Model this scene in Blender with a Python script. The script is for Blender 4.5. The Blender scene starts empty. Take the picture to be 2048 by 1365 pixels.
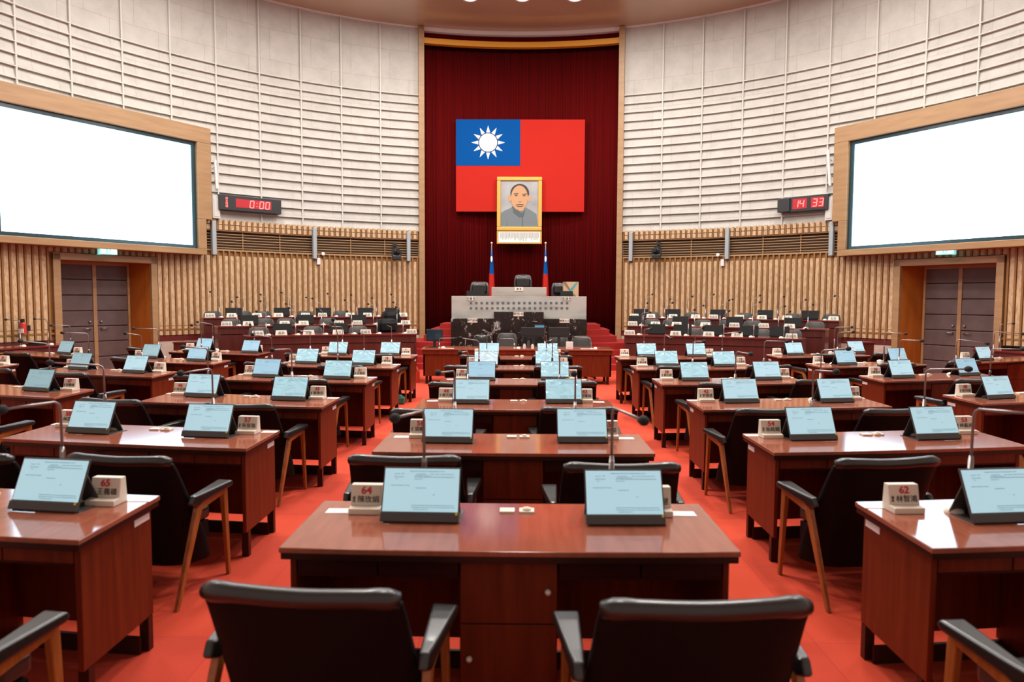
import bpy, bmesh, math, random
from mathutils import Vector, Matrix
random.seed(7)
sc = bpy.context.scene
C = sc.collection

# ------------------------------------------------------------------ camera, world, lights, exposure
W_, H_ = 2048, 1365
F, PITCH, ROLL, YAW, CZ = 1391.0, .0608, .0044, .0115, 1.73
cd = bpy.data.cameras.new('camera')
cd.sensor_width = 36; cd.lens = F / W_ * 36; cd.clip_start = .05; cd.clip_end = 200
cd.dof.use_dof = True; cd.dof.focus_distance = 11.0; cd.dof.aperture_fstop = 2.5
cam = bpy.data.objects.new('camera', cd); C.objects.link(cam)
cam.matrix_world = Matrix.Translation((0, 0, CZ)) @ Matrix.Rotation(YAW, 4, 'Z') @ Matrix.Rotation(math.pi/2 - PITCH, 4, 'X') @ Matrix.Rotation(ROLL, 4, 'Z')
sc.camera = cam
wd = bpy.data.worlds.new('world'); sc.world = wd; wd.use_nodes = True
wd.node_tree.nodes['Background'].inputs[0].default_value = (1, .93, .86, 1)
wd.node_tree.nodes['Background'].inputs[1].default_value = .04
sc.view_settings.view_transform = 'Standard'; sc.view_settings.look = 'None'
sc.view_settings.gamma = 1; sc.view_settings.use_curve_mapping = False
sc.view_settings.exposure = 0.0
sc.cycles.use_denoising = True
sc.cycles.max_bounces = 7; sc.cycles.diffuse_bounces = 3; sc.cycles.glossy_bounces = 3
sc.cycles.sample_clamp_indirect = 6

HC = 9.43          # distance from the camera to the centre of the round hall
R0 = 10.8          # hall radius
CEIL = 9.28
LAMP_W = 268
def area(name, loc, size, power, col=(1, .965, .92), rot=(0, 0, 0)):
    l = bpy.data.lights.new(name, 'AREA'); l.shape = 'DISK'; l.size = size; l.energy = power; l.color = col
    o = bpy.data.objects.new(name, l); C.objects.link(o); o.location = loc; o.rotation_euler = rot
    return o
LAMPS = []
for k in range(10):
    a = math.radians(18 + 36*k)
    LAMPS.append((7.4*math.sin(a), HC + 7.4*math.cos(a)))
for k in range(6):
    a = math.radians(60*k)
    LAMPS.append((3.6*math.sin(a), HC + 3.6*math.cos(a)))
LAMPS = [p for p in LAMPS if p[1] > 5.2]      # the lamps towards the rostrum are lit
for (x, y) in LAMPS:
    area('ceiling_lamp', (x, y, CEIL - .06), 1.1, LAMP_W)

# ------------------------------------------------------------------ pixel geometry (2048x1365 frame)
CAM = Vector((0, 0, CZ))
def ray(x, y):
    u, v = x - 1024, y - 682.5
    u, v = u*math.cos(ROLL) + v*math.sin(ROLL), -u*math.sin(ROLL) + v*math.cos(ROLL)
    d = (u, F, -v)
    d = (d[0], d[1]*math.cos(PITCH) + d[2]*math.sin(PITCH), -d[1]*math.sin(PITCH) + d[2]*math.cos(PITCH))
    return Vector((d[0]*math.cos(YAW) - d[1]*math.sin(YAW), d[0]*math.sin(YAW) + d[1]*math.cos(YAW), d[2])).normalized()
def onz(x, y, h):                       # the point of height h seen at a pixel
    d = ray(x, y); return CAM + d*((h - CZ)/d.z)
def ony(x, y, Y):                       # the point at depth Y seen at a pixel
    d = ray(x, y); return CAM + d*(Y/d.y)
def oncyl(x, y, R=R0, yc=HC):
    d = ray(x, y); a = d.x**2 + d.y**2; b = -yc*d.y; c = yc*yc - R*R
    return CAM + d*((-b + math.sqrt(b*b - a*c))/a)
def pol(az, R, z=0):                    # hall polar coordinates, azimuth in degrees, 0 = straight ahead, + = right
    a = math.radians(az); return Vector((R*math.sin(a), HC + R*math.cos(a), z))

# ------------------------------------------------------------------ materials
MAT = {}
def mat(name, col, rough=.5, metal=0, coat=0, spec=.5, emit=None, es=0, noise=None, bump=None, trans=0):
    m = bpy.data.materials.new(name); m.use_nodes = True; nt = m.node_tree
    b = nt.nodes['Principled BSDF']
    b.inputs['Base Color'].default_value = (*col, 1); b.inputs['Roughness'].default_value = rough
    b.inputs['Metallic'].default_value = metal; b.inputs['Coat Weight'].default_value = coat
    b.inputs['Coat Roughness'].default_value = .06
    b.inputs['Specular IOR Level'].default_value = spec
    b.inputs['Transmission Weight'].default_value = trans
    if emit: b.inputs['Emission Color'].default_value = (*emit, 1); b.inputs['Emission Strength'].default_value = es
    tc = nt.nodes.new('ShaderNodeTexCoord')
    if noise:                            # (scale xyz, detail, colour a, colour b, lo, hi)
        mp = nt.nodes.new('ShaderNodeMapping'); mp.inputs['Scale'].default_value = noise[0]
        n = nt.nodes.new('ShaderNodeTexNoise'); n.inputs['Scale'].default_value = 1; n.inputs['Detail'].default_value = noise[1]
        r = nt.nodes.new('ShaderNodeValToRGB'); r.color_ramp.elements[0].position = noise[4]; r.color_ramp.elements[1].position = noise[5]
        r.color_ramp.elements[0].color = (*noise[2], 1); r.color_ramp.elements[1].color = (*noise[3], 1)
        nt.links.new(tc.outputs['Object'], mp.inputs[0]); nt.links.new(mp.outputs[0], n.inputs['Vector'])
        nt.links.new(n.outputs['Fac'], r.inputs[0]); nt.links.new(r.outputs[0], b.inputs['Base Color'])
    if bump:                             # (scale, strength, distance)
        n2 = nt.nodes.new('ShaderNodeTexNoise'); n2.inputs['Scale'].default_value = bump[0]; n2.inputs['Detail'].default_value = 4
        bp = nt.nodes.new('ShaderNodeBump'); bp.inputs['Strength'].default_value = bump[1]; bp.inputs['Distance'].default_value = bump[2]
        nt.links.new(tc.outputs['Object'], n2.inputs['Vector']); nt.links.new(n2.outputs['Fac'], bp.inputs['Height'])
        nt.links.new(bp.outputs[0], b.inputs['Normal'])
    MAT[name] = m
    return m
mat('desk_top', (.2, .06, .04), .115, coat=.25, noise=((30, 3, 3), 3, (.30, .088, .05), (.37, .115, .066), .3, .7))
mat('desk_wood', (.17, .02, .006), .42, spec=.25, noise=((25, 25, 2), 4, (.10, .013, .003), (.175, .026, .006), .3, .7))
mat('desk_edge', (.03, .007, .004), .35, spec=.3)
mat('desk_wood_shaded', (.03, .002, .0015), .5, spec=.2)  # shaded copy of the desk wood, shade put into the colour
mat('gallery_wood', (.19, .028, .018), .35, coat=.2, noise=((12, 12, 2), 3, (.07, .013, .010), (.105, .020, .015), .3, .7))
mat('gallery_top', (.17, .022, .02), .2, coat=.4)
mat('leather', (.014, .013, .012), .34, spec=.6, coat=.2, bump=(60, .12, .003))  # base lightened to paint ceiling sheen on the padded top roll
mat('leather_back', (.006, .004, .004), .6, spec=.12)  # darker matte copy, keeps red floor light off the chair back
mat('chair_wood', (.32, .1, .02), .35, coat=.2, noise=((40, 40, 4), 3, (.25, .07, .012), (.4, .13, .03), .3, .7))
mat('tablet_body', (.06, .055, .052), .4)
mat('tablet_cover', (.06, .06, .06), .35, coat=.2)
mat('steel', (.3, .26, .25), .35, metal=.7)
mat('foam', (.02, .02, .02), .9, bump=(300, .4, .002))
mat('cream', (.78, .7, .58), .45)
mat('cream2', (.8, .72, .6), .5)
mat('paper', (.85, .82, .78), .6)
mat('red_ink', (.62, .02, .03), .5)
mat('black_ink', (.02, .02, .02), .5)
mat('screen_ink', (.18, .32, .4), .6, emit=(.2, .36, .45), es=.45)
mat('knob', (.75, .7, .62), .25, metal=.3)
mat('yellow', (.8, .6, .02), .5)
mat('wood_light', (.5, .27, .11), .45, noise=((1.5, 1.5, 12), 4, (.31, .175, .075), (.39, .225, .105), .3, .7))
mat('wood_orange', (.42, .13, .015), .4, noise=((6, 6, 1), 4, (.30, .085, .006), (.42, .13, .014), .3, .7))
mat('batten', (.26, .115, .028), .55)
mat('panel', (.62, .42, .25), .7, noise=((22, 22, 9), 6, (.42, .255, .13), (.6, .405, .24), .32, .6))
mat('grille_dark', (.05, .022, .008), .7)
mat('grille_slat', (.45, .26, .11), .5)
mat('maroon', (.12, .012, .01), .5)
mat('plinth', (.52, .42, .34), .6, noise=((3, 3, 6), 4, (.45, .36, .29), (.58, .48, .4), .3, .7))
mat('curtain', (.16, .001, .001), .9, spec=.1, noise=((30, 30, .4), 2, (.062, .0002, .0004), (.105, .0004, .0006), .3, .7))
mat('gold_bar', (.7, .3, .02), .4)
mat('gold', (.75, .45, .1), .3, metal=.35)
mat('flag_red', (.5, .022, .014), .8, spec=.1)
mat('flag_blue', (.0005, .075, .3), .8, spec=.1)
mat('flag_white', (.85, .85, .85), .6)
mat('flag_ring', (.08, .09, .12), .6)
mat('door_pad', (.11, .075, .07), .55, noise=((4, 4, 4), 3, (.095, .06, .055), (.125, .085, .08), .3, .7))
mat('door_seam', (.03, .01, .01), .6)
mat('bar_grey', (.34, .38, .4), .45)
mat('pipe_white', (.75, .73, .7), .5)
mat('black_plastic', (.02, .02, .022), .35)
mat('grey_mesh', (.06, .055, .05), .7)
mat('monitor_glass', (.01, .03, .05), .12, coat=.5)
mat('laptop', (.005, .005, .005), .6, spec=.2)
mat('led_red', (.9, .05, .05), .5, emit=(1, .16, .14), es=2.6)
mat('led_glow', (.25, .005, .01), .4, emit=(.5, .005, .015), es=.6)
mat('exit_green', (.2, .7, .6), .5, emit=(.25, .85, .8), es=.8)
mat('exit_white', (.8, 1, .95), .5, emit=(.75, 1, .95), es=1.0)
mat('wall_screen', (.9, .95, 1), .3, emit=(.42, .76, 1.0), es=4.0)
mat('screen_bezel', (.02, .05, .06), .2)
mat('skin', (.55, .3, .15), .7); mat('hair', (.05, .04, .03), .7); mat('coat', (.16, .19, .2), .7); mat('coat_dark', (.09, .11, .12), .7)
mat('portrait_ground', (.35, .35, .35), .7, noise=((2, 2, 2), 2, (.28, .28, .29), (.42, .42, .42), .3, .7))
mat('cardboard', (.5, .33, .18), .7); mat('tape_blue', (.06, .3, .38), .5); mat('tape_brown', (.2, .13, .1), .5)
mat('white_lip', (.57, .545, .50), .6)
mat('sticker', (.75, .68, .66), .6)
mat('glow_disc', (1, 1, 1), .5, emit=(1, .9, .8), es=1.1)
mat('green_bag', (.03, .15, .1), .6)
mat('red_can', (.6, .05, .04), .4)
mat('glass_cup', (.7, .68, .66), .15, coat=.5)
mat('blue_lcd', (.05, .2, .3), .2, emit=(.05, .2, .32), es=.8)

def nodes_mat(name, rough=.6):
    m = bpy.data.materials.new(name); m.use_nodes = True; MAT[name] = m
    b = m.node_tree.nodes['Principled BSDF']; b.inputs['Roughness'].default_value = rough
    return m, m.node_tree, b
def N(nt, t, **kw):
    n = nt.nodes.new(t)
    for k, v in kw.items():
        if k in n.inputs: n.inputs[k].default_value = v
        else: setattr(n, k, v)
    return n
# carpet tiles
m, nt, b = nodes_mat('carpet', .95)
tc = N(nt, 'ShaderNodeTexCoord'); vor = N(nt, 'ShaderNodeTexBrick', offset=0.0)
vor.inputs['Scale'].default_value = 1; vor.inputs['Brick Width'].default_value = .5; vor.inputs['Row Height'].default_value = .5; vor.inputs['Mortar Size'].default_value = .002
vor.inputs['Color1'].default_value = (.62, .054, .014, 1); vor.inputs['Color2'].default_value = (.53, .042, .014, 1); vor.inputs['Mortar'].default_value = (.42, .02, .015, 1)
ns = N(nt, 'ShaderNodeTexNoise'); ns.inputs['Scale'].default_value = 120; ns.inputs['Detail'].default_value = 3
mx = N(nt, 'ShaderNodeMixRGB', blend_type='MULTIPLY'); mx.inputs[0].default_value = .35
cr = N(nt, 'ShaderNodeValToRGB'); cr.color_ramp.elements[0].position = .3; cr.color_ramp.elements[0].color = (.65, .65, .65, 1); cr.color_ramp.elements[1].position = .7
bp = N(nt, 'ShaderNodeBump'); bp.inputs['Strength'].default_value = .3; bp.inputs['Distance'].default_value = .004
nt.links.new(tc.outputs['Object'], vor.inputs['Vector']); nt.links.new(tc.outputs['Object'], ns.inputs['Vector'])
nt.links.new(ns.outputs['Fac'], cr.inputs[0]); nt.links.new(vor.outputs['Color'], mx.inputs[1]); nt.links.new(cr.outputs[0], mx.inputs[2])
nt.links.new(mx.outputs[0], b.inputs['Base Color']); nt.links.new(ns.outputs['Fac'], bp.inputs['Height']); nt.links.new(bp.outputs[0], b.inputs['Normal'])
mat('carpet_shaded', (.34, .014, .01), .95, bump=(120, .3, .004))  # darker copy of the carpet, dim light on the steps put into colour
# plastered wall with faint board joints, in cylinder coordinates around the hall centre (object origin)
m, nt, b = nodes_mat('plaster', .75)
tc = N(nt, 'ShaderNodeTexCoord'); sx = N(nt, 'ShaderNodeSeparateXYZ'); at = N(nt, 'ShaderNodeMath', operation='ARCTAN2'); ml = N(nt, 'ShaderNodeMath', operation='MULTIPLY'); ml.inputs[1].default_value = R0
cb = N(nt, 'ShaderNodeCombineXYZ'); br = N(nt, 'ShaderNodeTexBrick', offset=.5)
br.inputs['Scale'].default_value = 1; br.inputs['Brick Width'].default_value = 1.06; br.inputs['Row Height'].default_value = .78; br.inputs['Mortar Size'].default_value = .006; br.inputs['Mortar Smooth'].default_value = .4
br.inputs['Color1'].default_value = (.535, .51, .465, 1); br.inputs['Color2'].default_value = (.505, .48, .435, 1); br.inputs['Mortar'].default_value = (.39, .36, .32, 1)
ns = N(nt, 'ShaderNodeTexNoise'); ns.inputs['Scale'].default_value = 2.6; ns.inputs['Detail'].default_value = 8; ns.inputs['Roughness'].default_value = .7
cr = N(nt, 'ShaderNodeValToRGB'); cr.color_ramp.elements[0].position = .3; cr.color_ramp.elements[0].color = (.8, .8, .8, 1); cr.color_ramp.elements[1].position = .6
mx = N(nt, 'ShaderNodeMixRGB', blend_type='MULTIPLY'); mx.inputs[0].default_value = .8
nt.links.new(tc.outputs['Object'], sx.inputs[0]); nt.links.new(sx.outputs[0], at.inputs[0]); nt.links.new(sx.outputs[1], at.inputs[1]); nt.links.new(at.outputs[0], ml.inputs[0])
nt.links.new(ml.outputs[0], cb.inputs[0]); nt.links.new(sx.outputs[2], cb.inputs[1]); nt.links.new(cb.outputs[0], br.inputs['Vector'])
nt.links.new(tc.outputs['Object'], ns.inputs['Vector']); nt.links.new(ns.outputs['Fac'], cr.inputs[0])
nt.links.new(br.outputs['Color'], mx.inputs[1]); nt.links.new(cr.outputs[0], mx.inputs[2]); nt.links.new(mx.outputs[0], b.inputs['Base Color'])
# black marble with white veins
m, nt, b = nodes_mat('black_marble', .15)
tc = N(nt, 'ShaderNodeTexCoord'); n1 = N(nt, 'ShaderNodeTexNoise'); n1.inputs['Scale'].default_value = 3.2; n1.inputs['Detail'].default_value = 9; n1.inputs['Roughness'].default_value = .72; n1.inputs['Distortion'].default_value = 1.4
cr = N(nt, 'ShaderNodeValToRGB'); e = cr.color_ramp.elements; e[0].position = .0; e[0].color = (.008, .006, .006, 1); e[1].position = .575; e[1].color = (.02, .014, .012, 1)
x = e.new(.62); x.color = (.6, .58, .55, 1); x = e.new(.637); x.color = (.02, .015, .012, 1)
nt.links.new(tc.outputs['Object'], n1.inputs['Vector']); nt.links.new(n1.outputs['Fac'], cr.inputs[0]); nt.links.new(cr.outputs[0], b.inputs['Base Color'])
mat('white_marble', (.6, .54, .47), .3, noise=((1.2, 1.2, 5), 7, (.30, .28, .245), (.42, .39, .35), .3, .55))
# ceiling veneer
mat('ceiling_veneer', (.45, .22, .11), .3, coat=.4, noise=((.5, .5, .5), 3, (.38, .24, .15), (.46, .31, .2), .3, .7))
# tablet display; the wrapped one lies under a wrinkled clear film
def display_mat(name, col, wrap):
    m, nt, b = nodes_mat(name, .12)
    b.inputs['Base Color'].default_value = (.25, .35, .4, 1)
    b.inputs['Emission Color'].default_value = (*col, 1); b.inputs['Emission Strength'].default_value = .62
    if wrap:
        b.inputs['Specular IOR Level'].default_value = 1.0; b.inputs['Roughness'].default_value = .1
        tc = N(nt, 'ShaderNodeTexCoord'); n = N(nt, 'ShaderNodeTexNoise'); n.inputs['Scale'].default_value = 5; n.inputs['Detail'].default_value = 2; n.inputs['Distortion'].default_value = 2.2
        bp = N(nt, 'ShaderNodeBump'); bp.inputs['Strength'].default_value = 1; bp.inputs['Distance'].default_value = .03
        nt.links.new(tc.outputs['Object'], n.inputs['Vector']); nt.links.new(n.outputs['Fac'], bp.inputs['Height']); nt.links.new(bp.outputs[0], b.inputs['Normal'])
display_mat('display', (.52, .84, .95), False)
display_mat('display_wrap', (.42, .78, .88), True)
display_mat('display_dim', (.22, .46, .52), False)
display_mat('display_bright', (.75, .92, .98), True)
display_mat('display_blue', (.3, .62, .82), False)

# ------------------------------------------------------------------ mesh helpers
class MB:
    def __init__(s): s.v = []; s.f = []; s.m = []; s.mi = 0
    def add(s, vs, fs):
        o = len(s.v); s.v += [tuple(p) for p in vs]; s.f += [tuple(i + o for i in f) for f in fs]; s.m += [s.mi]*len(fs); return s
    def box(s, x0, x1, y0, y1, z0, z1, M=None):
        vs = [Vector(p) for p in ((x0, y0, z0), (x1, y0, z0), (x1, y1, z0), (x0, y1, z0), (x0, y0, z1), (x1, y0, z1), (x1, y1, z1), (x0, y1, z1))]
        if M: vs = [M @ p for p in vs]
        return s.add(vs, [(0, 3, 2, 1), (4, 5, 6, 7), (0, 1, 5, 4), (1, 2, 6, 5), (2, 3, 7, 6), (3, 0, 4, 7)])
    def hexa(s, a, b):                   # two quads (lists of 4 points), bottom and top
        return s.add(list(a) + list(b), [(0, 3, 2, 1), (4, 5, 6, 7), (0, 1, 5, 4), (1, 2, 6, 5), (2, 3, 7, 6), (3, 0, 4, 7)])
    def prism(s, poly, y0, y1, M=None):  # polygon in x,z extruded along y
        n = len(poly); vs = [Vector((p[0], y0, p[1])) for p in poly] + [Vector((p[0], y1, p[1])) for p in poly]
        if M: vs = [M @ p for p in vs]
        return s.add(vs, [tuple(range(n)), tuple(range(2*n - 1, n - 1, -1))] + [(i, i + n, (i + 1) % n + n, (i + 1) % n) for i in range(n)])
    def flat(s, poly, y, M=None):
        vs = [Vector((p[0], y, p[1])) for p in poly]
        if M: vs = [M @ p for p in vs]
        return s.add(vs, [tuple(range(len(poly)))])
    def tube(s, pts, r, n=8, cap=True):
        pts = [Vector(p) for p in pts]; rs = r if isinstance(r, (list, tuple)) else [r]*len(pts); o = len(s.v); vs = []; fs = []
        for i, p in enumerate(pts):
            t = (pts[min(i + 1, len(pts) - 1)] - pts[max(i - 1, 0)]).normalized()
            a = t.orthogonal().normalized() if i == 0 else (a - t*a.dot(t)).normalized()
            b_ = t.cross(a)
            vs += [p + (a*math.cos(2*math.pi*k/n) + b_*math.sin(2*math.pi*k/n))*rs[i] for k in range(n)]
        for i in range(len(pts) - 1):
            for k in range(n): fs.append((i*n + k, i*n + (k + 1) % n, (i + 1)*n + (k + 1) % n, (i + 1)*n + k))
        if cap: fs += [tuple(range(n - 1, -1, -1)), tuple(range((len(pts) - 1)*n, len(pts)*n))]
        return s.add(vs, fs)
    def ball(s, c, r, sx=1, sy=1, sz=1, n=12, half=False, M=None):
        c = Vector(c); vs = []; fs = []; rows = n//2
        for i in range(rows + 1):
            th = math.pi*i/rows*(.5 if half else 1)
            for k in range(n):
                p = Vector((r*sx*math.sin(th)*math.cos(2*math.pi*k/n), r*sy*math.sin(th)*math.sin(2*math.pi*k/n), r*sz*math.cos(th)))
                if M: p = M @ p
                vs.append(c + p)
        for i in range(rows):
            for k in range(n): fs.append((i*n + k, (i + 1)*n + k, (i + 1)*n + (k + 1) % n, i*n + (k + 1) % n))
        return s.add(vs, fs)
    def disc(s, c, r, z0, z1, n=20): return s.tube([(c[0], c[1], z0), (c[0], c[1], z1)], r, n)
    def arc(s, az0, az1, prof, step=1.0):   # closed profile of (radius, z) swept around the hall axis, hall-local coordinates
        k = max(1, int(abs(az1 - az0)/step)); n = len(prof); vs = []; fs = []
        for i in range(k + 1):
            a = math.radians(az0 + (az1 - az0)*i/k)
            vs += [(R*math.sin(a), R*math.cos(a), z) for R, z in prof]
        for i in range(k):
            for j in range(n): fs.append((i*n + j, i*n + (j + 1) % n, (i + 1)*n + (j + 1) % n, (i + 1)*n + j))
        fs += [tuple(range(n - 1, -1, -1)), tuple(range(k*n, (k + 1)*n))]
        return s.add(vs, fs)
    def mesh(s, name, mats, smooth=False):
        me = bpy.data.meshes.new(name); me.from_pydata(s.v, [], s.f)
        for mm in ([mats] if isinstance(mats, str) else mats): me.materials.append(MAT[mm])
        if not isinstance(mats, str): me.polygons.foreach_set('material_index', s.m)
        bm = bmesh.new(); bm.from_mesh(me); bmesh.ops.recalc_face_normals(bm, faces=bm.faces); bm.to_mesh(me); bm.free()
        if smooth: me.polygons.foreach_set('use_smooth', [True]*len(me.polygons))
        me.update(); return me
    def obj(s, name, mats, parent=None, smooth=False, bevel=0, seg=2, loc=None):
        o = bpy.data.objects.new(name, s.mesh(name, mats, smooth)); C.objects.link(o)
        if parent: o.parent = parent
        if loc is not None: o.location = loc
        if bevel:
            md = o.modifiers.new('bevel', 'BEVEL'); md.width = bevel; md.segments = seg; md.limit_method = 'ANGLE'; md.angle_limit = math.radians(40)
        return o
def put(name, me, parent=None, loc=(0, 0, 0)):
    o = bpy.data.objects.new(name, me); C.objects.link(o); o.parent = parent; o.location = loc; return o
def tag(o, label=None, cat=None, group=None, kind=None):
    if label: o['label'] = label
    if cat: o['category'] = cat
    if group: o['group'] = group
    if kind: o['kind'] = kind
    return o
def thing(name, label, cat, loc=(0, 0, 0), rz=0, group=None):
    o = bpy.data.objects.new(name, None); C.objects.link(o); o.empty_display_size = .1
    o.location = loc; o.rotation_euler = (0, 0, rz); return tag(o, label, cat, group)
def dup(root, loc, rz, label, group=None):
    r = root.copy(); C.objects.link(r); r.location = loc; r.rotation_euler = (0, 0, rz); r['label'] = label
    if group: r['group'] = group
    for ch in list(root.children):
        c = ch.copy(); C.objects.link(c); c.parent = r
        for g in list(ch.children):
            d = g.copy(); C.objects.link(d); d.parent = c
    return r
def struct(name, mb, mats, loc=(0, 0, 0), **kw):
    o = mb.obj(name, mats, loc=loc, **kw); return tag(o, kind='structure')
HALL = (0, HC, 0)
_tx = {}
def text_mesh(s, size, matname, bold=0, align='CENTER'):
    key = (s, size, matname, bold)
    if key in _tx: return _tx[key]
    cu = bpy.data.curves.new('lettering', 'FONT'); cu.body = s; cu.size = size; cu.align_x = align; cu.align_y = 'CENTER'; cu.extrude = .0006; cu.offset = bold; cu.resolution_u = 3
    o = bpy.data.objects.new('lettering', cu); C.objects.link(o)
    dg = bpy.context.evaluated_depsgraph_get(); dg.update()
    me = bpy.data.meshes.new_from_object(o.evaluated_get(dg)); bpy.data.objects.remove(o); bpy.data.curves.remove(cu)
    me.materials.clear(); me.materials.append(MAT[matname])
    _tx[key] = me; return me
def textobj(name, s, size, matname, parent, M, bold=0):
    o = bpy.data.objects.new(name, text_mesh(s, size, matname, bold)); C.objects.link(o); o.parent = parent; o.matrix_local = M; return o
def vertical_M(x, y, z, rz=0, tilt=0, sx=1):  # text standing upright, readable from -y
    return Matrix.Translation((x, y, z)) @ Matrix.Rotation(rz, 4, 'Z') @ Matrix.Rotation(math.pi/2 - tilt, 4, 'X') @ Matrix.Diagonal((sx, 1, 1, 1))

# ------------------------------------------------------------------ setting: floor, ceiling, walls
fl = MB(); n = 64
fl.add([(0, 0, 0)] + [((R0 + .7)*math.sin(2*math.pi*k/n), (R0 + .7)*math.cos(2*math.pi*k/n), 0) for k in range(n)], [(0, 1 + (k + 1) % n, 1 + k) for k in range(n)])
struct('floor', fl, 'carpet', HALL)
ce = MB().arc(-180, 180, [(.01, CEIL), (R0 - .02, CEIL), (R0 - .02, CEIL + .2), (.01, CEIL + .2)], 3)
ceiling = struct('ceiling', ce, 'ceiling_veneer', HALL)
MB().arc(-180, 180, [(R0 - .05, CEIL - .035), (R0 + .02, CEIL - .035), (R0 + .02, CEIL), (R0 - .05, CEIL)], 2).obj('edge_strip', 'pipe_white', ceiling)
for i, (x, y) in enumerate(LAMPS):
    o = tag(MB().tube([(0, 0, -.03), (0, 0, 0)], .62, 32).obj('ceiling_light', 'pipe_white', loc=(x, y, CEIL)), 'round recessed ceiling light in the brown veneer ceiling above the hall', 'ceiling light', 'round lights in the ceiling')

for px in (940, 1045, 1150):  # emissive discs paint a soft reflected glow onto the ceiling
    p = onz(px, -4, CEIL); t = thing('painted_glow', 'small bright disc painted for the soft glow on the ceiling above the curtain', 'painted_glow', (p.x, p.y, CEIL), 0, 'painted glow discs above the curtain')
    MB().tube([(0, 0, -.02), (0, 0, 0)], .2, 20).obj('rim', 'pipe_white', t); MB().tube([(0, 0, -.025), (0, 0, -.019)], .15, 20).obj('glow_face', 'glow_disc', t)
RW = R0 + .12
ribs = [3.61 + (7.40 - 3.61)*k/16 for k in range(17)]
for side, sg in (('left', -1), ('right', 1)):
    w = MB(); a0, a1 = 15.4*sg, 112*sg
    # plain upper zone, backing of the lower zone with the doorway left out
    w.arc(a0, a1, [(R0, 7.4), (R0 + .3, 7.4), (R0 + .3, CEIL), (R0, CEIL)])
    w.arc(a0, a1, [(R0 + .06, 2.62), (R0 + .3, 2.62), (R0 + .3, 7.4), (R0 + .06, 7.4)])
    d0, d1 = (51.65, 63.15) if sg < 0 else (52.35, 63.95)
    w.arc(a0, (d0 + .3)*sg, [(R0 + .06, 0), (R0 + .3, 0), (R0 + .3, 2.62), (R0 + .06, 2.62)])
    w.arc((d1 - .2)*sg, a1, [(R0 + .06, 0), (R0 + .3, 0), (R0 + .3, 2.62), (R0 + .06, 2.62)])
    wall = struct('wall_' + side, w, 'plaster', HALL)
    c = MB()
    for k in range(16):                  # clapboard courses, each overhanging the one below
        z0, z1 = ribs[k], ribs[k + 1]
        c.arc(a0, a1, [(R0 - .035, z0 + .012), (R0 + .05, z0 + .012), (R0 + .05, z1), (R0 + .012, z1)])
    c.obj('wall_courses', 'plaster', wall)
    c = MB()
    for k in range(1, 17): c.arc(a0, a1, [(R0 - .06, ribs[k] - .008), (R0, ribs[k] - .008), (R0, ribs[k] + .012), (R0 - .06, ribs[k] + .012)])
    for k in range(18):
        az = (15.46 + 5.65*k)*sg
        if k == 0: continue
        c.arc(az - .09, az + .09, [(R0 - .055, 3.61), (R0, 3.61), (R0, CEIL - .03), (R0 - .055, CEIL - .03)])
    c.obj('wall_ribs', 'white_lip', wall)
    # timber cladding: cream panels standing proud of a brown ground with thin battens between them
    bk = MB(); pn = MB(); bt = MB(); pt = .765; RB = R0 - .02
    gr_end = 45.7
    bk.arc(15.5*sg, d0*sg, [(RB, .83), (RB + .07, .83), (RB + .07, 2.9), (RB, 2.9)])
    bk.arc(15.5*sg, gr_end*sg, [(RB, 3.4), (RB + .07, 3.4), (RB + .07, 3.58), (RB, 3.58)])
    bk.arc(gr_end*sg, d0*sg, [(RB, 2.9), (RB + .07, 2.9), (RB + .07, 3.58), (RB, 3.58)])
    bk.arc(d0*sg, d1*sg, [(RB, 2.62), (RB + .07, 2.62), (RB + .07, 3.58), (RB, 3.58)])
    bk.arc(d1*sg, 112*sg, [(RB, .83), (RB + .07, .83), (RB + .07, 3.58), (RB, 3.58)])
    az = 15.75
    while az < 111:
        z0, z1 = .84, (2.88 if az < gr_end else 3.62)
        if d0 - .6 < az < d1 + .1: z0 = 2.66
        bt.arc((az - .10)*sg, (az + .10)*sg, [(RB - .065, z0), (RB, z0), (RB, z1), (RB - .065, z1)], 9)
        p0, p1 = az + .14, az + pt - .17
        if not (p0 < d1 < p1):
            pn.arc(p0*sg, p1*sg, [(RB - .04, z0), (RB, z0), (RB, z1 - (.12 if az < gr_end else 0)), (RB - .04, z1 - (.12 if az < gr_end else 0))], 9)
        if az < gr_end:
            pn.arc(p0*sg, p1*sg, [(RB - .075, 3.53), (RB, 3.53), (RB, 3.65), (RB - .075, 3.65)], 9)
            pn.arc(p0*sg, p1*sg, [(RB - .075, 3.40), (RB, 3.40), (RB, 3.515), (RB - .075, 3.515)], 9)
            bt.arc((az - .08)*sg, (az + .08)*sg, [(RB - .08, 3.40), (RB, 3.40), (RB, 3.62), (RB - .08, 3.62)], 9)
        az += pt
    bk.obj('cladding_ground', 'batten', wall); pn.obj('cladding_panels', 'panel', wall); bt.obj('cladding_battens', 'batten', wall)
    rl = MB()
    for (s0, s1) in ((15.5, d0), (d1, 112)):
        rl.arc(s0*sg, s1*sg, [(RB - .05, .95), (RB, .95), (RB, .985), (RB - .05, .985)])
        rl.arc(s0*sg, s1*sg, [(RB - .044, 1.055), (RB, 1.055), (RB, 1.065), (RB - .044, 1.065)])
    rl.obj('cladding_rail', 'batten', wall)
    # ventilation grille
    g = MB(); g.arc(15.6*sg, gr_end*sg, [(RB + .055, 2.9), (RB + .075, 2.9), (RB + .075, 3.42), (RB + .055, 3.42)]); g.obj('grille_recess', 'grille_dark', wall)
    g = MB()
    for k in range(7):
        z = 2.955 + k*.068
        g.arc(15.6*sg, gr_end*sg, [(RB - .02, z), (RB + .0, z), (RB + .0, z + .014), (RB - .02, z + .014)])
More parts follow.
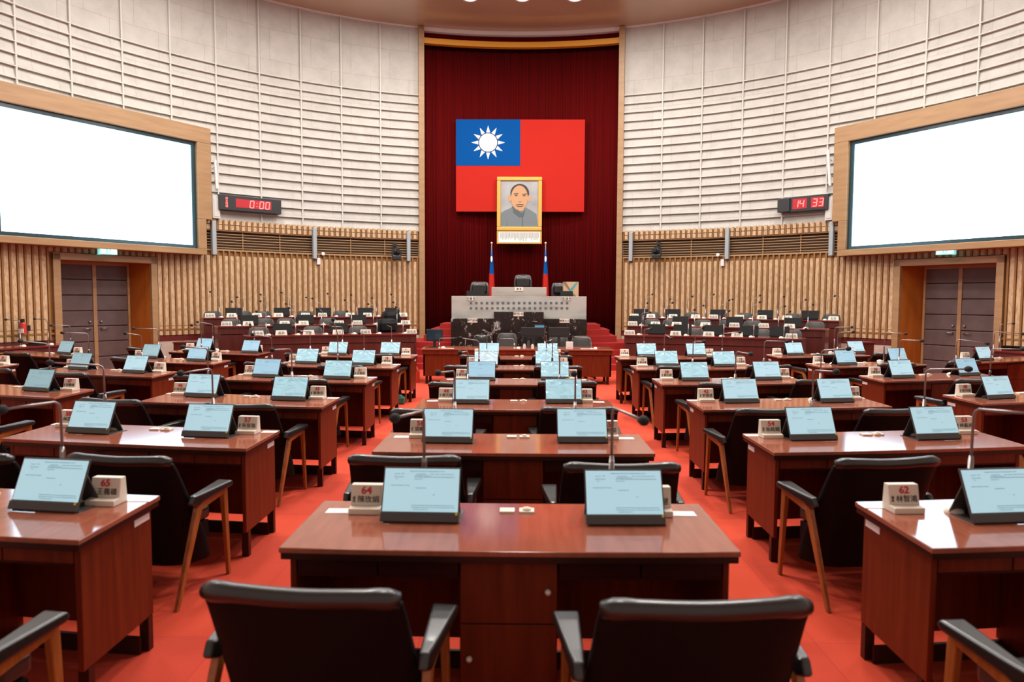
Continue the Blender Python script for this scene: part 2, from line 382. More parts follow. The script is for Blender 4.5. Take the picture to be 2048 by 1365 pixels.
    for k in range(1, 7): g.arc((15.6 + 5.0*k - .05)*sg, (15.6 + 5.0*k + .05)*sg, [(RB, 2.9), (RB + .03, 2.9), (RB + .03, 3.4), (RB, 3.4)])
    g.obj('grille_slats', 'grille_slat', wall)
    g = MB().arc(15.6*sg, gr_end*sg, [(RB - .05, 3.37), (RB + .04, 3.37), (RB + .04, 3.41), (RB - .05, 3.41)]).arc(15.6*sg, gr_end*sg, [(RB - .05, 2.88), (RB + .04, 2.88), (RB + .04, 2.92), (RB - .05, 2.92)]).arc((gr_end - .2)*sg, gr_end*sg, [(RB - .06, 2.88), (RB + .04, 2.88), (RB + .04, 3.41), (RB - .06, 3.41)])
    g.obj('grille_frame', 'wood_light', wall)
    p = MB()
    for (s0, s1) in ((15.5, d0), (d1, 112)): p.arc(s0*sg, s1*sg, [(RB - .03, .70), (RB + .06, .70), (RB + .06, .83), (RB - .03, .83)])
    p.obj('maroon_band', 'maroon', wall)
    p = MB()
    for (s0, s1) in ((15.5, d0), (d1, 112)): p.arc(s0*sg, s1*sg, [(RB - .02, 0), (RB + .06, 0), (RB + .06, .70), (RB - .02, .70)])
    p.obj('stone_plinth', 'plinth', wall)
w = MB().arc(112, 248, [(R0 + .06, 0), (R0 + .3, 0), (R0 + .3, CEIL), (R0 + .06, CEIL)])
struct('wall_back', w, 'plaster', HALL)
w = MB().arc(-15.4, 15.4, [(R0 + .75, 0), (R0 + .95, 0), (R0 + .95, CEIL), (R0 + .75, CEIL)])
struct('wall_front', w, 'maroon', HALL)

# curtain in pleats inside a timber surround
cu = MB(); nn = 520; vs = []; fs = []
rr = random.Random(3); ph = [rr.uniform(0, 6.28) for _ in range(6)]
for i in range(nn + 1):
    az = -15.1 + 30.2*i/nn
    t = az*2.1
    r = R0 + .36 + .008*math.sin(t*7.3 + ph[0] + .9*math.sin(t*.9)) + .006*math.sin(t*16.7 + ph[1]) + .012*math.sin(t*2.1 + ph[2])
    a = math.radians(az)
    for z in (.3, CEIL): vs.append((r*math.sin(a), r*math.cos(a), z))
for i in range(nn): fs.append((2*i, 2*i + 2, 2*i + 3, 2*i + 1))
cu.add(vs, fs)
curtain = tag(cu.obj('stage_curtain', 'curtain', smooth=True, loc=HALL), 'tall dark red pleated curtain hanging behind the rostrum', 'curtain')
curtain.modifiers.new('solid', 'SOLIDIFY').thickness = .012
for sg, nm in ((-1, 1), (1, 2)):
    s_ = MB().arc(14.68*sg, 15.52*sg, [(R0 - .14, .58), (R0 + .4, .58), (R0 + .4, CEIL - .02), (R0 - .14, CEIL - .02)], 1)
    struct('trim_%d' % nm, s_, 'wood_light', HALL)
struct('trim_3', MB().arc(-14.7, 14.7, [(R0 - .04, 8.85), (R0 + .12, 8.85), (R0 + .12, 9.0), (R0 - .04, 9.0)]), 'gold_bar', HALL)
struct('trim_4', MB().arc(-14.7, 14.7, [(R0 - .06, CEIL - .1), (R0 + .3, CEIL - .1), (R0 + .3, CEIL), (R0 - .06, CEIL)]), 'pipe_white', HALL)
struct('trim_5', MB().arc(-14.7, 14.7, [(R0 + .10, 9.0), (R0 + .2, 9.0), (R0 + .2, CEIL - .1), (R0 + .10, CEIL - .1)]), 'curtain', HALL)

# doors in deep jambs
def lerp(a, b, t): return a + (b - a)*t
for side, sg, num in (('left', -1, 1), ('right', 1, 2)):
    pxs = (312, 105, 258, 113) if sg < 0 else (1790, 2009, 1848, 2000)
    A, B, A2, B2 = [oncyl(px, 620, R0 + (0 if i < 2 else .6)) for i, px in enumerate(pxs)]
    for q_ in (A, B, A2, B2): q_.z = 0
    up = Vector((0, 0, 1)); inw = (Vector((0, HC, 0)) - (A + B)/2).normalized(); al = (B - A).normalized()
    d = MB(); t = .14
    def slab(mb, p, q, z0, z1, th0, th1):
        mb.hexa([p + inw*th0 + up*z0, q + inw*th0 + up*z0, q - inw*th1 + up*z0, p - inw*th1 + up*z0], [p + inw*th0 + up*z1, q + inw*th0 + up*z1, q - inw*th1 + up*z1, p - inw*th1 + up*z1])
    slab(d, A, A + al*t, 0, 2.62, .1, .02); slab(d, B - al*t, B, 0, 2.62, .1, .02); slab(d, A, B, 2.5, 2.64, .1, .02)
    door = struct('door_%d' % num, d, 'wood_light', (0, 0, 0))
    j = MB()
    a_in, b_in = A + al*t, B - al*t
    Am = lerp(a_in, A2, .55)
    j.hexa([a_in, A2, A2 + al*-.05*1, a_in - al*.05], [p + up*2.5 for p in (a_in, A2, A2 - al*.05, a_in - al*.05)])
    j.hexa([b_in, B2, B2 + al*.05, b_in + al*.05], [p + up*2.5 for p in (b_in, B2, B2 + al*.05, b_in + al*.05)])
    j.hexa([a_in + up*2.5, b_in + up*2.5, B2 + up*2.5, A2 + up*2.5], [a_in + up*2.56, b_in + up*2.56, B2 + up*2.56, A2 + up*2.56])
    j.obj('door_jamb', 'wood_orange', door)
    mid = lerp(A2, B2, .5); st = .04
    for nm, p, q in (('door_leaf', A2, mid - al*.03), ('door_leaf', mid + al*.03, B2)):
        lf = MB(); slab(lf, p, q, .02, 2.46, .0, .05); leaf = lf.obj(nm, 'door_seam', door)
        pd = MB(); nrow = 7
        for r_ in range(nrow):
            z0 = .03 + (2.43/nrow)*r_; slab(pd, p + al*.01, q - al*.01, z0 + .008, z0 + 2.43/nrow - .008, .035, 0)
        pd.obj('padded_panels', 'door_pad', leaf, bevel=.012)
        hx = (q - al*.09) if nm and p == A2 else (p + al*.09)
        hd = MB(); c0 = hx + up*1.02 + inw*.035
        hd.tube([c0, c0 + inw*.06], .018, 8); hd.tube([c0 + inw*.055, c0 + inw*.055 + (al*-.14 if p == A2 else al*.14)], .011, 8)
        hd.ball(hx + up*1.17 + inw*.05, .03)
        hd.obj('door_handle', 'steel', leaf, smooth=True)
    stl = MB(); slab(stl, mid - al*st, mid + al*st, 0, 2.48, .05, .02); slab(stl, A2 - al*0, A2 + al*.05, 0, 2.48, .06, 0); slab(stl, B2 - al*.05, B2, 0, 2.48, .06, 0); slab(stl, A2, B2, 2.44, 2.5, .06, 0)
    stl.obj('door_stile', 'wood_light', door)

# big wall displays in timber surrounds
for side, sg in (('left', -1), ('right', 1)):
    SA = oncyl(383 if sg < 0 else 1707, 390, R0 - .22); SB = oncyl(-4, 340, R0 - .22); SA.z = SB.z = 0
    if sg > 0: SB.x = -SB.x
    al = (SB - SA).normalized(); inw = Vector((0, HC, 0)) - (SA + SB)/2; inw.z = 0; inw.normalize(); up = Vector((0, 0, 1))
    z0, z1 = oncyl(383 if sg < 0 else 1707, 490.5 if sg < 0 else 493, R0 - .22).z, oncyl(383 if sg < 0 else 1707, 291 if sg < 0 else 290, R0 - .22).z
    def q(mb, a, b, z0, z1, f, bk): 
        mb.hexa([a + inw*f + up*z0, b + inw*f + up*z0, b - inw*bk + up*z0, a - inw*bk + up*z0], [a + inw*f + up*z1, b + inw*f + up*z1, b - inw*bk + up*z1, a - inw*bk + up*z1])
    t = thing('wall_display', 'huge glowing white display in a light timber surround on the %s wall of the hall' % side, 'display', (0, 0, 0), group=None)
    fr = MB(); e1 = al*.46
    q(fr, SA - e1, SB + e1, z1 + .09, z1 + .46, .12, .3); q(fr, SA - e1*.65, SB + e1, z0 - .22, z0 - .08, .12, .3)
    q(fr, SA - e1, SA - al*.1, 3.6, z1 + .09, .12, .3); q(fr, SA - e1*.65, SA - al*.1, z0 - .08, 3.6, .12, .3); q(fr, SB + al*.1, SB + e1, z0 - .08, z1 + .09, .12, .3)
    fr.obj('timber_surround', 'wood_light', t, bevel=.01)
    bz = MB(); q(bz, SA - al*.1, SB + al*.1, z1, z1 + .09, .03, .1); q(bz, SA - al*.1, SB + al*.1, z0 - .08, z0, .03, .1); q(bz, SA - al*.1, SA, z0, z1, .03, .1); q(bz, SB, SB + al*.1, z0, z1, .03, .1)
    bz.obj('bezel', 'screen_bezel', t)
    s_ = MB(); q(s_, SA, SB, z0, z1, 0, .06); s_.obj('screen', 'wall_screen', t)

# exit signs, column speakers, clocks, cameras and small fittings on the wall
for side, sg, px in (('left', -1, 215), ('right', 1, 1892)):
    p = oncyl(px, 502, R0 - .42); a = math.atan2(p.x, p.y - HC)
    t = thing('exit_sign', 'lit green and white exit sign above the door in the %s wall' % side, 'exit sign', (p.x, p.y, p.z), -a)
    MB().box(-.19, .19, -.04, .04, -.08, .08).box(-.02, .02, .04, .42, -.07, -.03).obj('housing', 'exit_green', t, bevel=.006)
    s_ = MB().box(.05, .17, -.046, -.04, -.06, .06); s_.obj('lit_panel', 'exit_white', t)
    MB().box(-.17, -.05, -.046, -.04, -.06, .06).obj('lit_panel', 'exit_white', t); f_ = MB().box(-.02, .02, -.047, -.04, -.02, .03).ball((0, -.043, .045), .014, sy=.3); f_.prism([(-.03, -.06), (-.012, -.06), (.005, -.02), (-.01, -.02)], -.047, -.04); f_.prism([(.03, -.06), (.045, -.05), (.02, -.01), (.0, -.02)], -.047, -.04)
    f_.obj('running_figure', 'exit_white', t)
for side, lst in (('left', [(427, 442, 510, 'beside the timer'), (629, 455, 518, 'in the middle of the grille'), (817, 464, 523, 'beside the red curtain')]), ('right', [(1664, 444, 512, 'beside the timer'), (1455, 456, 519, 'in the middle of the grille'), (1262, 465, 523, 'beside the red curtain')])):
    for px, y0, y1, wh in lst:
        p = oncyl(px, y0, R0 - .13); p2 = oncyl(px, y1, R0 - .13); a = math.atan2(p.x, p.y - HC)
        b_ = MB(); b_.box(-.05, .05, -.05, .09, p2.z, p.z); b_.obj
        wh2 = wh.replace('the timer', 'the red timer' if side == 'left' else 'the wall clock')
        tag(b_.obj('column_speaker', 'bar_grey', bevel=.012, loc=(p.x, p.y, 0)), 'slim grey column speaker on the %s wall grille, %s' % (side, wh2), 'speaker', 'slim grey column speakers').rotation_euler = (0, 0, -a)
SEG = {'0': 'abcdef', '1': 'bc', '4': 'fgbc', '3': 'abgcd'}
def digit(mb, ch, x, z, w, h, y, sh=.12, t=.022):
    P_ = {'a': ((0, h), (w, h)), 'b': ((w, h), (w, h/2)), 'c': ((w, h/2), (w, 0)), 'd': ((0, 0), (w, 0)), 'e': ((0, 0), (0, h/2)), 'f': ((0, h/2), (0, h)), 'g': ((0, h/2), (w, h/2))}
    for s in SEG[ch]:
        (x0, z0), (x1, z1) = P_[s]; x0 += x + z0*sh; x1 += x + z1*sh; dx, dz = x1 - x0, z1 - z0; L = math.hypot(dx, dz); nx, nz = -dz/L*t/2, dx/L*t/2
        g = .004; ux, uz = dx/L*g, dz/L*g
        mb.prism([(x0 + nx + ux, z + z0 + nz + uz), (x1 + nx - ux, z + z1 + nz - uz), (x1 - nx - ux, z + z1 - nz - uz), (x0 - nx + ux, z + z0 - nz + uz)], y - .006, y)
for side in ('left', 'right'):
    if side == 'left':
        pa, pb = oncyl(437, 409, R0 - .2), oncyl(562, 416, R0 - .2); label = 'long black timer box showing 0:00 in red digits'
    else:
        pa, pb = oncyl(1557, 412, R0 - .2), oncyl(1657, 410, R0 - .2); label = 'black wall clock showing 14 33 in red digits'
    d = pb - pa; L = math.hypot(d.x, d.y); rz = math.atan2(d.y, d.x); c0 = (pa + pb)/2; hh = .185
    t = thing('digital_clock', label, 'clock', (c0.x, c0.y, 4.06 if side == 'left' else 4.1), rz)
    if side == 'left':
        MB().box(-L/2, L/2, -.03, .14, -hh, hh).obj('case', 'black_plastic', t, bevel=.01)
        MB().box(-L*.24, L*.33, -.036, -.028, -.1, .11).obj('red_window', 'led_glow', t)
        g = MB(); x = -L*.02
        digit(g, '0', x, -.085, .09, .17, -.036)
        g.box(x + .17, x + .19, -.042, -.036, .03, .05).box(x + .165, x + .185, -.042, -.036, -.05, -.03)
        digit(g, '0', x + .24, -.085, .09, .17, -.036); digit(g, '0', x + .39, -.085, .09, .17, -.036); g.obj('digits', 'led_red', t)
        for k, ch in enumerate('發言時間'):
            textobj('small_lettering', ch, .062, 'led_red', t, vertical_M(-L*.38, -.034, .095 - k*.063))
    else:
        MB().box(-L/2 + .22, L/2, -.03, .14, -hh, hh).box(-L/2, -L/2 + .3, -.08, .14, -hh + .01, hh - .02).obj('case', 'black_plastic', t, bevel=.01)
        MB().box(-L*.2, L*.09, -.036, -.028, -.12, .13).box(L*.17, L*.42, -.036, -.028, -.12, .13).obj('red_window', 'led_glow', t)
        g = MB(); digit(g, '1', -L*.17, -.085, .09, .17, -.036); digit(g, '4', -L*.06, -.085, .09, .17, -.036); digit(g, '3', L*.2, -.085, .09, .17, -.036); digit(g, '3', L*.32, -.085, .09, .17, -.036); g.obj('digits', 'led_red', t)
for side, px, py in (('left', 793, 505), ('right', 1313, 503)):
    p = oncyl(px, py, R0 - .35); a = math.atan2(p.x, p.y - HC)
    t = thing('wall_camera', 'black remote camera mounted on the %s wall below the grille near the curtain' % side, 'camera', tuple(p), -a)
    MB().tube([(0, .35, .2), (0, .1, .2), (0, 0, .12)], .02).box(-.06, .06, .3, .35, .1, .28).obj('bracket', 'black_plastic', t)
    MB().box(-.12, .12, -.09, .09, -.22, -.08).obj('base', 'black_plastic', t, bevel=.03)
    h = MB(); h.ball((0, 0, .02), .11).tube([(0, -.05, .03), (-.03*(-1 if side == 'left' else 1), -.17, .02)], [.06, .05], 12).box(-.13, -.09, -.05, .05, -.1, .06).box(.09, .13, -.05, .05, -.1, .06)
    h.obj('camera_head', 'black_plastic', t, smooth=False)
for side, px, py, px2, py2 in (('left', 646, 508, 637, 523), ('right', 1436, 510, 1445, 526)):
    p = oncyl(px, py, R0 - .1); a = math.atan2(p.x, p.y - HC)
    o = MB().tube([(0, -.03, 0), (0, .03, 0)], .045, 16).tube([(0, -.035, 0), (0, -.03, 0)], .015, 10).obj('wall_sensor', 'pipe_white', loc=tuple(p)); o.rotation_euler = (0, 0, -a)
    tag(o, 'small round white sensor on the %s wall beside the middle column speaker' % side, 'sensor')
    p = oncyl(px2, py2, R0 - .1)
    o = MB().box(-.045, .045, -.03, .03, -.09, .09).obj('junction_box', 'sticker', loc=tuple(p), bevel=.008); o.rotation_euler = (0, 0, -a)
    tag(o, 'small pale box under the middle column speaker on the %s wall' % side, 'box')
for side, px, py0, py1, px2, px3 in (('left', 430, 320, 378, 428, 434), ('right', 1656, 300, 372, 1660, 1662)):
    p0, p1 = oncyl(px, py0, R0 - .2), oncyl(px3 if side == 'left' else px2, py1, R0 - .2)
    o = MB().tube([tuple(p1), tuple(p0)], .035, 8).obj('wall_batten_light', 'pipe_white')
    MB().tube([tuple(lerp(p1, p0, .3)), tuple(lerp(p1, p0, .3) + Vector((p0.x, p0.y - HC, 0)).normalized()*.25)], .012, 6).tube([tuple(lerp(p1, p0, .75)), tuple(lerp(p1, p0, .75) + Vector((p0.x, p0.y - HC, 0)).normalized()*.25)], .012, 6).obj('bracket', 'pipe_white', o)
    tag(o, 'thin white tube on brackets on the %s wall beside the timber screen surround' % side, 'tube')
    p = oncyl(431 if side == 'left' else 1660, 405, R0 - .12); pb_ = oncyl(431 if side == 'left' else 1660, 440, R0 - .12); a = math.atan2(p.x, p.y - HC)
    o = MB().box(-.09, .09, -.05, .1, 3.66, 4.22).box(-.06, .06, -.06, -.05, 3.7, 4.14).obj('wall_cabinet', 'white_lip', loc=(p.x, p.y, 0), bevel=.006); o.rotation_euler = (0, 0, -a)
    tag(o, 'narrow white wall box between the %s and the screen surround' % ('red timer' if side == 'left' else 'wall clock'), 'box')
p = oncyl(47, 668, R0 - .24)
t = thing('fire_extinguisher', 'small red fire extinguisher on the timber wall left of the left door', 'fire extinguisher', (p.x, p.y, p.z))
MB().disc((0, 0), .055, 0, .2, 16).ball((0, 0, .2), .055, sz=.6).obj('cylinder', 'red_can', t); MB().box(-.02, .02, -.05, .02, .22, .29).obj('valve', 'black_plastic', t); MB().box(-.045, .045, -.065, -.05, .02, .1).obj('label_sheet', 'paper', t)
MB().box(-.03, .03, .05, .16, .05, .16).obj('wall_hook', 'black_plastic', t)

# ------------------------------------------------------------------ flag, portrait, small flags
FY = 20.25
a_, b_ = ony(912, 239, FY), ony(1168, 424, FY)
fw, fh = b_.x - a_.x, a_.z - b_.z; fx, fz = a_.x, b_.z
fl = thing('wall_flag', 'large red flag with a white sun on a blue corner, hung on the curtain', 'flag', (fx, FY, fz))
MB().box(0, fw, 0, .06, 0, fh).obj('red_field', 'flag_red', fl)
MB().box(0, fw*.5, -.006, 0, fh*.5, fh).obj('blue_canton', 'flag_blue', fl)
def sun(parent, cx, cz, r, y, rot=0):
    s = MB(); ring = MB()
    for k in range(12):
        a = 2*math.pi*k/12; w_ = math.radians(11)
        s.prism([(cx + r*math.sin(a), cz + r*math.cos(a)), (cx + r*.6*math.sin(a + w_), cz + r*.6*math.cos(a + w_)), (cx + r*.6*math.sin(a - w_), cz + r*.6*math.cos(a - w_))], y - .004, y)
    s.prism([(cx + r*.53*math.sin(2*math.pi*k/40), cz + r*.53*math.cos(2*math.pi*k/40)) for k in range(40)], y - .008, y)
    ring.prism([(cx + r*.565*math.sin(2*math.pi*k/40), cz + r*.565*math.cos(2*math.pi*k/40)) for k in range(40)], y - .006, y)
    ring.obj('sun_ring', 'flag_ring', parent); s.obj('white_sun', 'flag_white', parent)
sun(fl, fw*.25, fh*.75, fh*.185, -.006)
PY = 20.15
a_, b_ = ony(994, 354, PY), ony(1083.5, 462, PY); pw, phh = b_.x - a_.x, a_.z - b_.z
pf = thing('portrait_picture', 'gilt framed painted portrait of a man in a grey high-collared jacket', 'picture', (a_.x, PY, b_.z))
f = MB(); ft = pw*.085
for x0, x1, z0, z1 in ((0, pw, phh - ft, phh), (0, pw, 0, ft), (0, ft, ft, phh - ft), (pw - ft, pw, ft, phh - ft)): f.box(x0, x1, -.05, .04, z0, z1)
f.obj('gilt_frame', 'gold', pf, bevel=.018)
MB().box(ft, pw - ft, -.01, .02, ft, phh - ft).obj('canvas', 'portrait_ground', pf)
def U(x, y): return (pw*(x - 120)/760, phh*(1050 - y)/935)
def ell(cx, cy, rx, ry, n=28, a0=0, a1=360): return [U(cx + rx*math.cos(math.radians(a0 + (a1 - a0)*k/n)), cy - ry*math.sin(math.radians(a0 + (a1 - a0)*k/n))) for k in range(n)]
MB().prism([U(185, 985), U(185, 745), U(250, 700), U(340, 660), U(385, 630), U(620, 650), U(720, 710), U(790, 760), U(815, 985)], -.014, -.01).obj('jacket', 'coat', pf)
MB().prism([U(375, 620), U(440, 650), U(520, 730), U(560, 740), U(590, 680), U(600, 700), U(570, 800), U(500, 820), U(400, 740)], -.018, -.014).prism([U(545, 800), U(560, 800), U(565, 985), U(552, 985)], -.018, -.014).prism([U(285, 870), U(297, 985), U(290, 985)], -.018, -.014).obj('collar', 'coat_dark', pf)
MB().prism(ell(505, 400, 158, 165, 28, 0, 360), -.017, -.012).obj('hair', 'hair', pf)
MB().prism(ell(500, 480, 142, 215), -.022, -.014).prism(ell(335, 490, 26, 60), -.02, -.014).prism(ell(663, 490, 24, 58), -.02, -.014).prism([U(440, 620), U(580, 620), U(570, 700), U(500, 710)], -.0215, -.014).obj('face', 'skin', pf)
MB().prism([U(405, 405), U(480, 400), U(480, 412), U(405, 420)], -.026, -.022).prism([U(545, 412), U(625, 402), U(625, 418), U(545, 424)], -.026, -.022).prism(ell(445, 440, 24, 9, 12), -.026, -.022).prism(ell(580, 442, 24, 9, 12), -.026, -.022).prism([U(440, 598), U(510, 588), U(575, 598), U(575, 610), U(510, 600), U(440, 610)], -.026, -.022).prism([U(455, 625), U(560, 625), U(550, 635), U(465, 635)], -.026, -.022).prism([U(480, 545), U(540, 545), U(535, 552), U(485, 552)], -.026, -.022).obj('facial_features', 'hair', pf)
cpz = ony(994, 488, PY).z
cp = thing('caption_board', 'framed caption board with rows of small vertical writing under the portrait', 'board', (a_.x, PY, cpz))
ch_ = b_.z - cpz - .002
MB().box(0, pw, -.02, .04, 0, ch_).obj('frame', 'gold', cp, bevel=.006); MB().box(pw*.3, pw*.35, .04, .42, .05, .1).box(pw*.65, pw*.7, .04, .42, .05, .1).obj('bracket', 'black_plastic', cp); MB().box(.05, pw - .05, -.026, -.02, .04, ch_ - .03).obj('sheet', 'paper', cp)
g = MB(); k = 0; x = .1
while x < pw - .1:
    hgt = random.uniform(.55, 1)*(ch_ - .12); z = ch_ - .05
    while z > ch_ - .05 - hgt: g.box(x, x + .014, -.03, -.026, z - .012, z); z -= .018
    x += .033
g.obj('caption_writing', 'coat_dark', cp)

def small_flag(px, label):
    base = ony(px, 600, 19.3); t = thing('standing_flag', label, 'flag', (base.x, 19.3, 1.05))
    top = ony(px, 488, 19.3).z - 1.05
    MB().tube([(0, 0, 0), (0, 0, top)], .012).obj('pole', 'gold', t); MB().ball((0, 0, top + .02), .03).obj('finial', 'knob', t)
    MB().disc((0, 0), .15, 0, .05).obj('base', 'black_plastic', t)
    def cloth(mat_, z0, z1, w0, w1, nm, y0=0):
        g = MB(); n = 26; vs = []
        for j in range(9):
            tt = j/8; z = z0 + (z1 - z0)*tt; w = w0 + (w1 - w0)*tt
            for i in range(n):
                a = 2*math.pi*i/n; r = 1 + .28*math.sin(5*a + 1.2*tt)
                vs.append((w*r*math.cos(a), y0 + .55*w*r*math.sin(a), z))
        fs = [(j*n + i, j*n + (i + 1) % n, (j + 1)*n + (i + 1) % n, (j + 1)*n + i) for j in range(8) for i in range(n)]
        g.add(vs, fs); g.obj(nm, mat_, t, smooth=True)
    cloth('flag_blue', top - .06, top - .84, .014, .055, 'blue_cloth'); MB().ball((0, -.034, top - .42), .027, sy=.35, sz=3.2, n=14).obj('white_sun_fold', 'flag_white', t)
    cloth('flag_red', top - .82, .25, .056, .095, 'red_cloth')
small_flag(983, 'furled blue and red flag on a pole left of the chairman\'s seat'); small_flag(1090.5, 'furled blue and red flag on a pole right of the chairman\'s seat')

# ------------------------------------------------------------------ rostrum steps and platform
ZK = [16.75, 17.05, 17.35, 17.65, 17.95, 18.2, 18.45]; HK = [.14, .29, .44, .60, .76, .92, 1.05]
for k in range(7):
    s_ = MB(); wide = [3.35, 3.3, 3.2, 3.0, 2.55, 2.38, 2.15][k]
    n = 16; top = []; 
    for i in range(n + 1):
        x = -wide + 2*wide*i/n; top.append((x, ZK[k] - HC - (-.45 if k > 3 else -.2 if k > 1 else -.05)*(x/2.6)**4))
    yb = (19.75 if k < 4 else 20.1) - HC
    poly = top + [(wide, yb), (-wide, yb)]
    nn = len(poly); lo = 0 if k == 0 else HK[k - 1]
    s_.add([(x, y, lo) for x, y in poly] + [(x, y, HK[k]) for x, y in poly], [tuple(range(nn - 1, -1, -1)), tuple(range(nn, 2*nn))] + [(i, (i + 1) % nn, (i + 1) % nn + nn, i + nn) for i in range(nn)])
    struct('floor_step_%d' % (k + 1), s_, 'carpet_shaded', HALL)

# ------------------------------------------------------------------ rostrum desk
rd = thing('rostrum_desk', 'tall stepped rostrum of white marble above black marble in front of the curtain', 'rostrum', (0, 0, 0))
YW, YB = 17.2, 16.95
xl, xr = ony(903, 620, YW).x, ony(1173, 620, YW).x; cl, cr_ = ony(983, 590, YW).x, ony(1093, 590, YW).x; bl, br_ = ony(988, 630, YB).x, ony(1087, 630, YB).x
zt, zc, zb, zbc = ony(1040, 593, YW).z, ony(1040, 575, YW).z, ony(1040, 638, YB).z, ony(1040, 624, YB).z
MB().box(xl, xr, YW, YW + .22, zb - .05, zt).box(cl, cr_, YW - .0, YW + .22, zt, zc).obj('white_marble_front', 'white_marble', rd, bevel=.008)
MB().box(xl + .01, xr - .01, YB, YW + .001, .0, zb).box(bl, br_, YB - .14, YW + .001, .0, zbc).obj('black_marble_base', 'black_marble', rd, bevel=.008)
MB().box(xl, xr, YW + .22, YW + .95, zt - .12, zt - .08).box(cl, cr_, YW + .22, YW + .95, zc - .12, zc - .08).box(xl, xl + .05, YW + .2, YW + .95, 1.0, zt - .1).box(xr - .05, xr, YW + .2, YW + .95, 1.0, zt - .1).obj('worktop', 'desk_wood', rd)
g = MB()
for r_ in range(2):
    for k in range(19):
        p = ony(942 + k*10.68, 606.3 + r_*10.4, YW); g.box(p.x - .028, p.x + .028, YW - .008, YW, p.z - .026, p.z + .026)
g.obj('carved_characters', 'coat_dark', rd)
for s, px, py, w_, h_, Y in (('議 長', 1038, 578.5, 17, 8, YW), ('秘書長', 942, 598, 17, 6.5, YW), ('副議長', 1133.5, 598, 17, 6.5, YW), ('報告台', 1037, 628.5, 20, 8.5, YB - .14), ('專門委員', 945, 641.5, 20, 8, YB), ('議事主任', 1129, 642, 20, 8, YB)):
    p = ony(px, py, Y); w2, h2 = w_*Y/F/2, h_*Y/F/2
    pl = tag(MB().box(-w2, w2, -.01, 0, -h2, h2).obj('title_plate', 'cream2', loc=(p.x, Y - .002, p.z)), {1038: 'white title plate at the top middle of the white marble', 942: 'white title plate on the left wing of the white marble', 1133.5: 'white title plate on the right wing of the white marble', 1037: 'white title plate at the top middle of the black marble', 945: 'white title plate at the left end of the black marble', 1129: 'white title plate at the right end of the black marble'}[px], 'nameplate', 'title plates on the rostrum')
    textobj('lettering', s, min(.105, w2*2/len(s.replace(' ', 'xx'))*1.05), 'black_ink', pl, vertical_M(0, -.012, 0))

def office_chair(label, x, y, z, h, w, lean, matname='leather', group=None, rz=0, grey=False):
    t = thing('office_chair', label, 'chair', (x, y, z), rz, group)
    # padded back with rounded top, facing the viewer (-y)
    b_ = MB(); n = 10; zs = [h*.32, h*.5, h*.7, h*.88, h*.97, h]; ws = [.82, .92, 1, 1, .86, .6]
    vs = []
    for j, (zz, ww) in enumerate(zip(zs, ws)):
        for sgn, yy in ((-1, 0), (1, .11)):
            for i in range(n + 1):
                u = -1 + 2*i/n
                vs.append((u*w/2*ww, yy + .05*(abs(u)**2)*(-1) + lean*j/5*.12 + (.02 if j == 5 else 0)*sgn*-1, zz))
    fs = []; m_ = n + 1
    for j in range(len(zs) - 1):
        a, b2 = j*2*m_, (j + 1)*2*m_
        for i in range(n):
            fs.append((a + i, a + i + 1, b2 + i + 1, b2 + i)); fs.append((a + m_ + i, b2 + m_ + i, b2 + m_ + i + 1, a + m_ + i + 1))
        fs.append((a, b2, b2 + m_, a + m_)); fs.append((a + n, a + m_ + n, b2 + m_ + n, b2 + n))
    L_ = (len(zs) - 1)*2*m_
    for i in range(n): fs.append((L_ + i, L_ + i + 1, L_ + m_ + i + 1, L_ + m_ + i)); fs.append((i, m_ + i, m_ + i + 1, i + 1))
    b_.add(vs, fs); b_.obj('backrest', matname, t, smooth=True, bevel=0)
    if not grey: MB().box(-w*.36, w*.36, -.07, .02, h*.74, h*.93).obj('headrest', matname, t, bevel=.035, seg=4)
    MB().box(-w*.48, w*.48, -.5 if not grey else -.4, .05, h*.42, h*.5).obj('seat', matname, t, bevel=.03, seg=3)
    for s in (() if grey else (-1, 1)):
        MB().box(s*w*.5 - .03, s*w*.5 + .03, -.35, .05, h*.5, h*.54).tube([(s*w*.5, .0, h*.34), (s*w*.5, 0, h*.5)], .015).obj('armrest', matname, t, bevel=.01)
    MB().tube([(0, -.2, .06), (0, -.2, h*.3)], .03).obj('stem', 'black_plastic', t)
    w5 = MB()
    for k in range(5):
        a = 2*math.pi*k/5; w5.tube([(0, -.2, .09), (.28*math.cos(a), -.2 + .28*math.sin(a), .05)], .02).ball((.28*math.cos(a), -.2 + .28*math.sin(a), .03), .03, n=8)
    w5.obj('star_base', 'black_plastic', t)
    return t
p = ony(1046, 549, 19.0); office_chair('black high-backed leather chair behind the raised middle of the rostrum', p.x, 19.0, 1.05, p.z - 1.05, .48, 1)
p = ony(959, 563, 18.7); office_chair('black leather chair behind the left wing of the rostrum', p.x, 18.7, 1.05, p.z - 1.05, .5, 1)
p = ony(1122, 565, 18.7); office_chair('black leather chair behind the right wing of the rostrum', p.x, 18.7, 1.05, p.z - 1.05, .5, 1)
p0, p1 = ony(1127, 564, 17.6), ony(1157, 590, 17.6)
bx = thing('cardboard_box', 'brown cardboard box crossed with blue and brown tape on the rostrum', 'box', (p0.x, 17.6, zt - .08))
bw, bh = p1.x - p0.x, p0.z - (zt - .08)
MB().box(0, bw, 0, .3, 0, bh).obj('carton', 'cardboard', bx)
MB().prism([(bw*.4, bh*.55), (bw*.52, bh*.45), (bw*.95, bh*.95), (bw*.85, bh)], -.004, 0).obj('blue_tape', 'tape_blue', bx)
